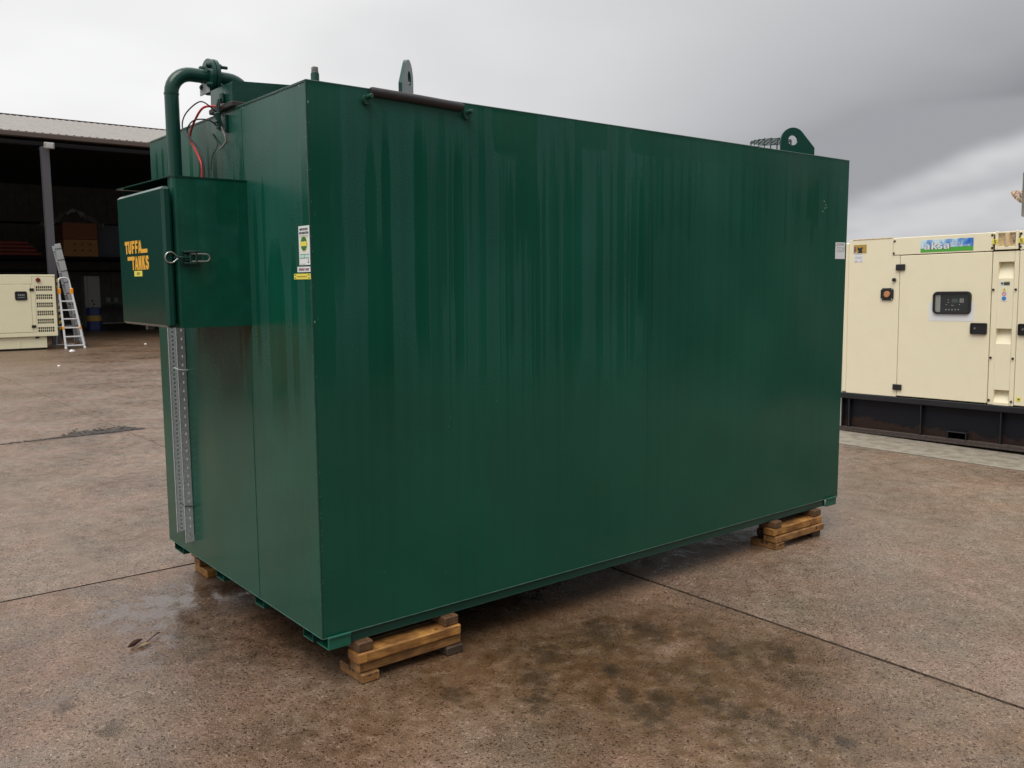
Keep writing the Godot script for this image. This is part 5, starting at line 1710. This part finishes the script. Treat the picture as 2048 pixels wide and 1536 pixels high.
	var st := obj("stock_tag", plain_box(Vector3(-2.004, 1.838, 0.002), Vector3(-1.902, 1.929, 0.004)), M["white label"], t, F)
	text(st, "2542", F * Vector3(-1.953, 1.886, 0.004), 0.075, 0.026, F.basis, M["grey ink"], "Droid Serif", false, 0.0006, "handwriting", 0.15)
	for q in [[-1.995, -1.96], [-1.935, -1.91]]:
		obj("print_line", plain_box(Vector3(q[0], 1.846, 0.004), Vector3(q[1], 1.852, 0.0046)), M["grey ink"], st, F)
	obj("print_line", plain_box(Vector3(-1.995, 1.919, 0.004), Vector3(-1.915, 1.923, 0.0046)), M["grey ink"], st, F)
	# ---- warning labels on the post
	var wl := obj("warning_label", plain_box(Vector3(-0.497, 1.572, 0.0), Vector3(-0.413, 1.617, 0.0018)), M["white label"], t, F)
	obj("print_block", plain_box(Vector3(-0.470, 1.572, 0.0018), Vector3(-0.416, 1.600, 0.0026)), M["ink"], wl, F)
	obj("print_line", plain_box(Vector3(-0.466, 1.603, 0.0018), Vector3(-0.416, 1.611, 0.0026)), M["yellow label"], wl, F)
	var dd := MB.new()
	disc(dd, Vector3(-0.485, 1.588, 0.0018), 0.011, 0.001, 14)
	obj("print_disc", dd, M["ink"], wl, F)
	var wk := obj("warning_label", plain_box(Vector3(-0.487, 1.422, 0.0), Vector3(-0.438, 1.556, 0.0018)), M["white label"], t, F)
	var tri_ := MB.new()
	tri_.prism(PackedVector2Array([Vector2(-0.484, 1.515), Vector2(-0.441, 1.515), Vector2(-0.4625, 1.553)]), 0.001, Transform3D(Basis(), Vector3(0, 0, 0.0018)))
	obj("print_triangle", tri_, M["yellow label"], wk, F)
	obj("print_mark", plain_box(Vector3(-0.465, 1.521, 0.0028), Vector3(-0.460, 1.538, 0.0034)), M["ink"], wk, F)
	var rg := MB.new()
	for k in 24:
		var a0 := k * TAU / 24
		var a1 := (k + 1) * TAU / 24
		var c0 := Vector3(-0.4625, 1.489, 0.003)
		rg.flat([c0 + Vector3(cos(a0), sin(a0), 0) * 0.019, c0 + Vector3(cos(a1), sin(a1), 0) * 0.019, c0 + Vector3(cos(a1), sin(a1), 0) * 0.014, c0 + Vector3(cos(a0), sin(a0), 0) * 0.014], Vector3(0, 0, 1))
	rg.obox(Vector3(-0.4625, 1.489, 0.0025), Vector3(0.034, 0.005, 0.0008), 0, Basis(Vector3(0, 0, 1), -0.8))
	obj("print_ring", rg, M["warning red"], wk, F)
	dd = MB.new()
	disc(dd, Vector3(-0.4625, 1.446, 0.0018), 0.020, 0.001, 20)
	obj("print_disc", dd, M["sign blue"], wk, F)
	for q in [[-0.585, -0.532, 1.960, 2.005], [-0.352, -0.300, 1.960, 2.005]]:
		var y2 := obj("yellow_mark", plain_box(Vector3(q[0], q[2], 0.012 if q[0] > -0.56 and q[0] < -0.4 else 0.006), Vector3(q[1], q[3], 0.0145)), M["yellow label"], t, F)
		text(y2, "S", F * Vector3((q[0] + q[1]) * 0.5, 1.982, 0.0145), 0.024, 0.032, F.basis, M["ink"])
	var ym := obj("yellow_mark", plain_box(Vector3(-0.312, 0.478, 0.006), Vector3(-0.272, 0.518, 0.008)), M["yellow label"], t, F)
	dd = MB.new()
	disc(dd, Vector3(-0.292, 0.498, 0.008), 0.009, 0.001, 12)
	obj("print_disc", dd, M["ink"], ym, F)
	# ---- exhaust box and its rusty slash-cut outlet
	var xb := obj("exhaust_box", plain_box(Vector3(-0.59, 2.245, -1.02), Vector3(0.05, 2.68, -0.62), 0.006), M["grey steel"], t, F)
	obj("exhaust_leg", plain_box(Vector3(-0.25, 2.07, -0.92), Vector3(-0.15, 2.245, -0.72), 0.004), M["grey steel"], xb, F)
	var oc := MB.new()
	var c0 := Vector3(-0.59, 2.445, -0.82)
	var R := 0.080
	for k in 24:
		var a0 := k * TAU / 24
		var a1 := (k + 1) * TAU / 24
		var tip := func(a: float) -> Vector3:
			# long on top, cut back to the box underneath
			return c0 + Vector3(-0.175 * pow(clampf((sin(a) + 1.0) * 0.5, 0.0, 1.0), 0.6) - 0.006, R * sin(a), R * cos(a))
		var n0 := Vector3(0, sin(a0), cos(a0))
		var n1 := Vector3(0, sin(a1), cos(a1))
		oc.tri(c0 + n0 * R, c0 + n1 * R, tip.call(a1), n0, n1, n1, Vector2.ZERO, Vector2.ZERO, Vector2.ZERO)
		oc.tri(c0 + n0 * R, tip.call(a1), tip.call(a0), n0, n1, n0, Vector2.ZERO, Vector2.ZERO, Vector2.ZERO)
	obj("exhaust_outlet", oc, M["rust"], xb, F)

func build_small_generator() -> void:
	var F := Transform3D(Basis(), Vector3(0, 0.0, -22.28))
	var t := thing("small_generator", "small pale cream generator with louvred vents parked before the open shed", "generator", Vector3(2.6, 0, -22.9))
	var C: Material = M["cream shed paint"]
	var u0 := 0.9
	var ub := 3.52
	obj("base_frame", plain_box(Vector3(u0, 0.05, -1.05), Vector3(ub, 0.345, -0.06), 0.006), C, t, F)
	for u in [1.5, 2.86]:
		obj("base_rib", plain_box(Vector3(u, 0.055, -0.062), Vector3(u + 0.03, 0.335, -0.045), 0.003), C, t, F)
	obj("ground_rail", plain_box(Vector3(u0 + 0.05, 0.0, -1.0), Vector3(ub - 0.03, 0.06, -0.10)), M["black frame"], t, F)
	obj("canopy_core", plain_box(Vector3(u0, 0.35, -1.10), Vector3(3.77, 1.90, -0.03)), M["dark gap"], t, F)
	obj("roof_panel", plain_box(Vector3(u0, 1.885, -1.12), Vector3(3.79, 1.925, -0.002), 0.010), C, t, F)
	obj("bottom_rail", plain_box(Vector3(u0, 0.348, -0.03), Vector3(3.775, 0.455, 0.0), 0.006), C, t, F)
	obj("top_panel", plain_box(Vector3(u0, 1.685, -0.03), Vector3(3.245, 1.882, 0.0), 0.006), C, t, F)
	var door := obj("door", plain_box(Vector3(2.05, 0.462, -0.03), Vector3(3.20, 1.678, 0.004), 0.006), C, t, F)
	obj("door", plain_box(Vector3(0.9, 0.462, -0.03), Vector3(2.043, 1.678, 0.004), 0.006), C, t, F)
	obj("door_stile", plain_box(Vector3(3.205, 0.462, -0.03), Vector3(3.30, 1.678, 0.0), 0.004), C, t, F)
	# end column with six louvred vents: frame round real openings
	var col := MB.new()
	col.box(Vector3(3.305, 0.36, -0.03), Vector3(3.325, 1.878, 0.002))
	col.box(Vector3(3.70, 0.36, -0.06), Vector3(3.775, 1.878, 0.002))
	col.box(Vector3(3.25, 1.665, -0.03), Vector3(3.70, 1.88, 0.0018))
	for k in 6:
		var yb := 0.462 + k * 0.2095
		var yt := yb + 0.122
		var nxt := 0.462 + (k + 1) * 0.2095
		col.box(Vector3(3.3252, yt, -0.03), Vector3(3.6998, minf(nxt, 1.6648), 0.0015))
	obj("vent_column", col, C, t, F)
	for k in 6:
		var yb := 0.462 + k * 0.2095
		var m := MB.new()
		for i in range(1, 8):
			m.box(Vector3(3.3252 + i * 0.0468 - 0.006, yb, -0.025), Vector3(3.3252 + i * 0.0468 + 0.006, yb + 0.122, -0.004))
		m.box(Vector3(3.3252, yb + 0.055, -0.026), Vector3(3.6998, yb + 0.067, -0.003))
		obj("vent_grille", m, C, t, F)
	var lp := MB.new()
	disc(lp, Vector3(3.385, 1.79, 0.002), 0.055, 0.04, 20)
	obj("red_lamp", lp, M["lamp red"], t, F)
	var wf := MB.new()
	ring_frame(wf, 2.838, 3.115, 1.278, 1.505, 0.022, 0.04, 0.004, 0.022)
	var win := obj("control_window", wf, M["black plastic"], t, F)
	var bp := MB.new()
	rounded_plate(bp, 2.85, 3.103, 1.29, 1.493, 0.03, 0.0042, 0.006)
	obj("control_panel", bp, M["panel grey"], win, F)
	for k in 4:
		obj("gauge", plain_box(Vector3(2.91 + k * 0.04, 1.395, 0.006), Vector3(2.935 + k * 0.04, 1.43, 0.008)), M["light grey"], win, F)
	obj("print_line", plain_box(Vector3(2.90, 1.345, 0.006), Vector3(3.06, 1.355, 0.007)), M["light grey"], win, F)
	for y in [1.51, 0.572]:
		obj("hinge", plain_box(Vector3(3.175, y, 0.003), Vector3(3.275, y + 0.07, 0.022), 0.004), M["black plastic"], t, F)
	obj("base_lug", plain_box(Vector3(3.25, 0.30, -0.059), Vector3(3.34, 0.345, -0.03), 0.003), M["black plastic"], t, F)

# ---------------------------------------------------------------- ladders
func build_ladders() -> void:
	var A: Material = M["aluminium"]
	# double aluminium step ladder, front frame towards the yard
	var t := thing("step_ladder", "aluminium step ladder with orange fittings standing before the leaning ladder", "step ladder", Vector3(4.13, 0, -22.6))
	var fl := Vector3(3.905, 0.0, -22.1)
	var fr := Vector3(4.36, 0.0, -22.1)
	var tl := Vector3(3.885, 1.66, -22.42)
	var tr := Vector3(4.165, 1.66, -22.42)
	var back := Vector3(0, 0, -1)
	var hoop := [fl.lerp(tl, 0.92)]
	hoop.append_array([tl, tl + Vector3(0.012, .12, -.025), tl + Vector3(0.05, .175, -.035), tl.lerp(tr, .5) + Vector3(0, .19, -.04), tr + Vector3(-0.05, .175, -.035), tr + Vector3(-0.012, .12, -.025), tr, fr.lerp(tr, 0.92)])
	var hm := MB.new()
	hm.tube(hoop, 0.019, 10)
	obj("hand_hoop", hm, A, t)
	for q in [[fl, tl], [fr, tr]]:
		var m := MB.new()
		var d: Vector3 = (q[1] - q[0]).normalized()
		m.obox((q[0] + q[0].lerp(q[1], 0.93)) * 0.5, Vector3(0.05, (q[1] - q[0]).length() * 0.93, 0.028), 0.006, Basis(d.cross(Vector3(0, 0, 1)).normalized(), d, d.cross(Vector3(0, 0, 1)).normalized().cross(d)))
		obj("rail", m, A, t)
		var o := MB.new()
		o.obox(q[0].lerp(q[1], 0.90), Vector3(0.085, 0.16, 0.06), 0.02, Basis())
		obj("orange_hinge", o, M["orange plastic"], t)
		o = MB.new()
		o.obox(q[0].lerp(q[1], 0.325), Vector3(0.055, 0.10, 0.05), 0.015, Basis())
		obj("orange_clip", o, M["orange plastic"], t)
		o = MB.new()
		o.obox(q[0] + Vector3(0, 0.022, 0), Vector3(0.06, 0.044, 0.05), 0.008, Basis())
		obj("rubber_foot", o, M["white plastic"], t)
	for k in 6:
		var f := 0.055 + k * 0.1385
		var a := fl.lerp(tl, f)
		var b := fr.lerp(tr, f)
		obj("tread", plain_box(a + Vector3(0, -0.022, -0.09), b + Vector3(0, 0.010, 0.02), 0.006), A, t)
	var rl := Vector3(3.94, 0.0, -23.35)
	var rr := Vector3(4.40, 0.0, -23.35)
	for q in [[rl, tl], [rr, tr]]:
		var m := MB.new()
		m.tube([q[0], q[0].lerp(q[1], 0.93)], 0.016, 6)
		obj("rear_rail", m, A, t)
	for f in [0.03, 0.33, 0.6]:
		var m := MB.new()
		m.tube([rl.lerp(tl, f), rr.lerp(tr, f)], 0.014, 6)
		obj("rear_brace", m, A, t)
	# extension ladder seen on its edge, leaning against the column
	var e := thing("extension_ladder", "long aluminium extension ladder leaning steeply against the shed column", "ladder", Vector3(4.56, 0, -23.5))
	var base := Vector3(4.575, 0.0, 0.0)
	var top := Vector3(4.085, 2.735, 0.0)
	var d := (top - base).normalized()
	var sx := Vector3(d.y, -d.x, 0.0)
	var L := (top - base).length()
	var bas := Basis(sx, d, Vector3(0, 0, 1))
	for s in 2:
		for z in [-23.22, -23.56]:
			var o := base + sx * (0.044 - 0.088 * s) + Vector3(0, 0.02 if s == 0 else 0.12, z)
			var m := MB.new()
			m.box(Vector3(-0.038, 0, -0.014), Vector3(0.038, L - 0.14 * s, 0.014), 0.004, Transform3D(bas, o))
			obj("rail", m, M["galvanised steel"], e)
		for k in 9:
			var p := base + d * (0.22 + k * 0.30) + sx * (0.044 - 0.088 * s)
			var m := MB.new()
			m.tube([p + Vector3(0, 0, -23.56), p + Vector3(0, 0, -23.207)], 0.016, 8)
			obj("rung", m, M["galvanised steel"], e)
			for q in [-0.022, 0.022]:
				m = MB.new()
				m.obox(p + sx * q + d * 0.045 + Vector3(0, 0, -23.204), Vector3(0.028, 0.03, 0.006), 0.0, bas)
				obj("rung_socket", m, M["dark gap"], e)
	for f in [0.28, 0.42]:
		obj("guide_bracket", plain_box(base + d * L * f + Vector3(-0.12, -0.02, -23.21), base + d * L * f + Vector3(0.11, 0.02, -23.18), 0.004), M["dark stuff"], e)

# ---------------------------------------------------------------- litter
func build_litter() -> void:
	var lf := thing("dead_leaf", "curled brown dead leaf lying on the wet concrete left of the tank", "leaf", Vector3(-0.42, 0.0, -0.96))
	var blade := func(c: Vector3, dirv: Vector3, length: float, width: float, curl: float, lift: float, m: Material) -> void:
		var mb := MB.new()
		var side := Vector3(-dirv.z, 0, dirv.x)
		var P := func(i: int, k: float) -> Vector3:
			var s := i / 8.0
			var w := width * sin(PI * clampf(s * 0.94 + 0.03, 0, 1))
			return c + dirv * (s - 0.5) * length + side * w * k * (1.0 - 0.4 * curl) + Vector3(0, 0.004 + lift * absf(s - 0.4) + curl * w * absf(k) * 1.2, 0)
		for i in 8:
			for h in [[-1.0, 0.0], [0.0, 1.0]]:
				mb.flat([P.call(i, h[0]), P.call(i + 1, h[0]), P.call(i + 1, h[1])], Vector3.UP)
				mb.flat([P.call(i, h[0]), P.call(i + 1, h[1]), P.call(i, h[1])], Vector3.UP)
		obj("leaf_blade", mb, m, lf)
	blade.call(Vector3(-0.455, 0, -0.985), Vector3(0.86, 0, -0.5), 0.095, 0.018, 0.9, 0.02, M["leaf"])
	blade.call(Vector3(-0.425, 0, -0.955), Vector3(0.95, 0, -0.3), 0.07, 0.013, 0.5, 0.01, M["pale leaf"])
	var stm := MB.new()
	stm.tube([Vector3(-0.405, 0.008, -0.985), Vector3(-0.37, 0.012, -1.015), Vector3(-0.335, 0.016, -1.045), Vector3(-0.32, 0.01, -1.05)], [0.003, 0.0025, 0.004, 0.0015], 6)
	stm.tube([Vector3(-0.38, 0.008, -0.975), Vector3(-0.345, 0.005, -0.93)], 0.0016, 5)
	obj("stalk", stm, M["leaf"], lf)
	# pale scraps in front of the shed
	var specs := [["crumpled white scrap of paper on the ground in front of the step ladder", Vector3(3.82, 0, -21.1), 0.078], ["tiny pale scrap lying on the open concrete well in front of the small generator", Vector3(2.62, 0, -16.9), 0.033], ["small white scrap on the dark ground, leftmost of three right of the ladders", Vector3(6.05, 0, -22.6), 0.046], ["small white scrap on the dark ground, middle of three right of the ladders", Vector3(6.2, 0, -21.6), 0.058], ["small white scrap on the dark ground, rightmost of three beside the tank edge", Vector3(6.75, 0, -21.6), 0.065]]
	var r := RandomNumberGenerator.new()
	r.seed = 9
	for s in specs:
		var mb := MB.new()
		var c: Vector3 = s[1]
		var R: float = s[2]
		var n := 9
		var rim := []
		var crown := []
		for k in n:
			var a := k * TAU / n
			rim.append(c + Vector3(cos(a) * R * r.randf_range(0.7, 1.1), 0.002, sin(a) * R * r.randf_range(0.6, 1.0)))
			crown.append(c + Vector3(cos(a) * R * 0.5 * r.randf_range(0.6, 1.2), R * r.randf_range(0.3, 0.7), sin(a) * R * 0.5 * r.randf_range(0.6, 1.2)))
		var tip := c + Vector3(0, R * 0.7, 0)
		for k in n:
			var k2 := (k + 1) % n
			mb.flat([rim[k], rim[k2], crown[k2]], crown[k] - c + Vector3.UP * 0.1)
			mb.flat([rim[k], crown[k2], crown[k]], crown[k] - c + Vector3.UP * 0.1)
			mb.flat([crown[k], crown[k2], tip], Vector3.UP)
		tag(obj("paper_scrap", mb, M["white label"]), s[0], "litter", "pale scraps of litter on the yard")
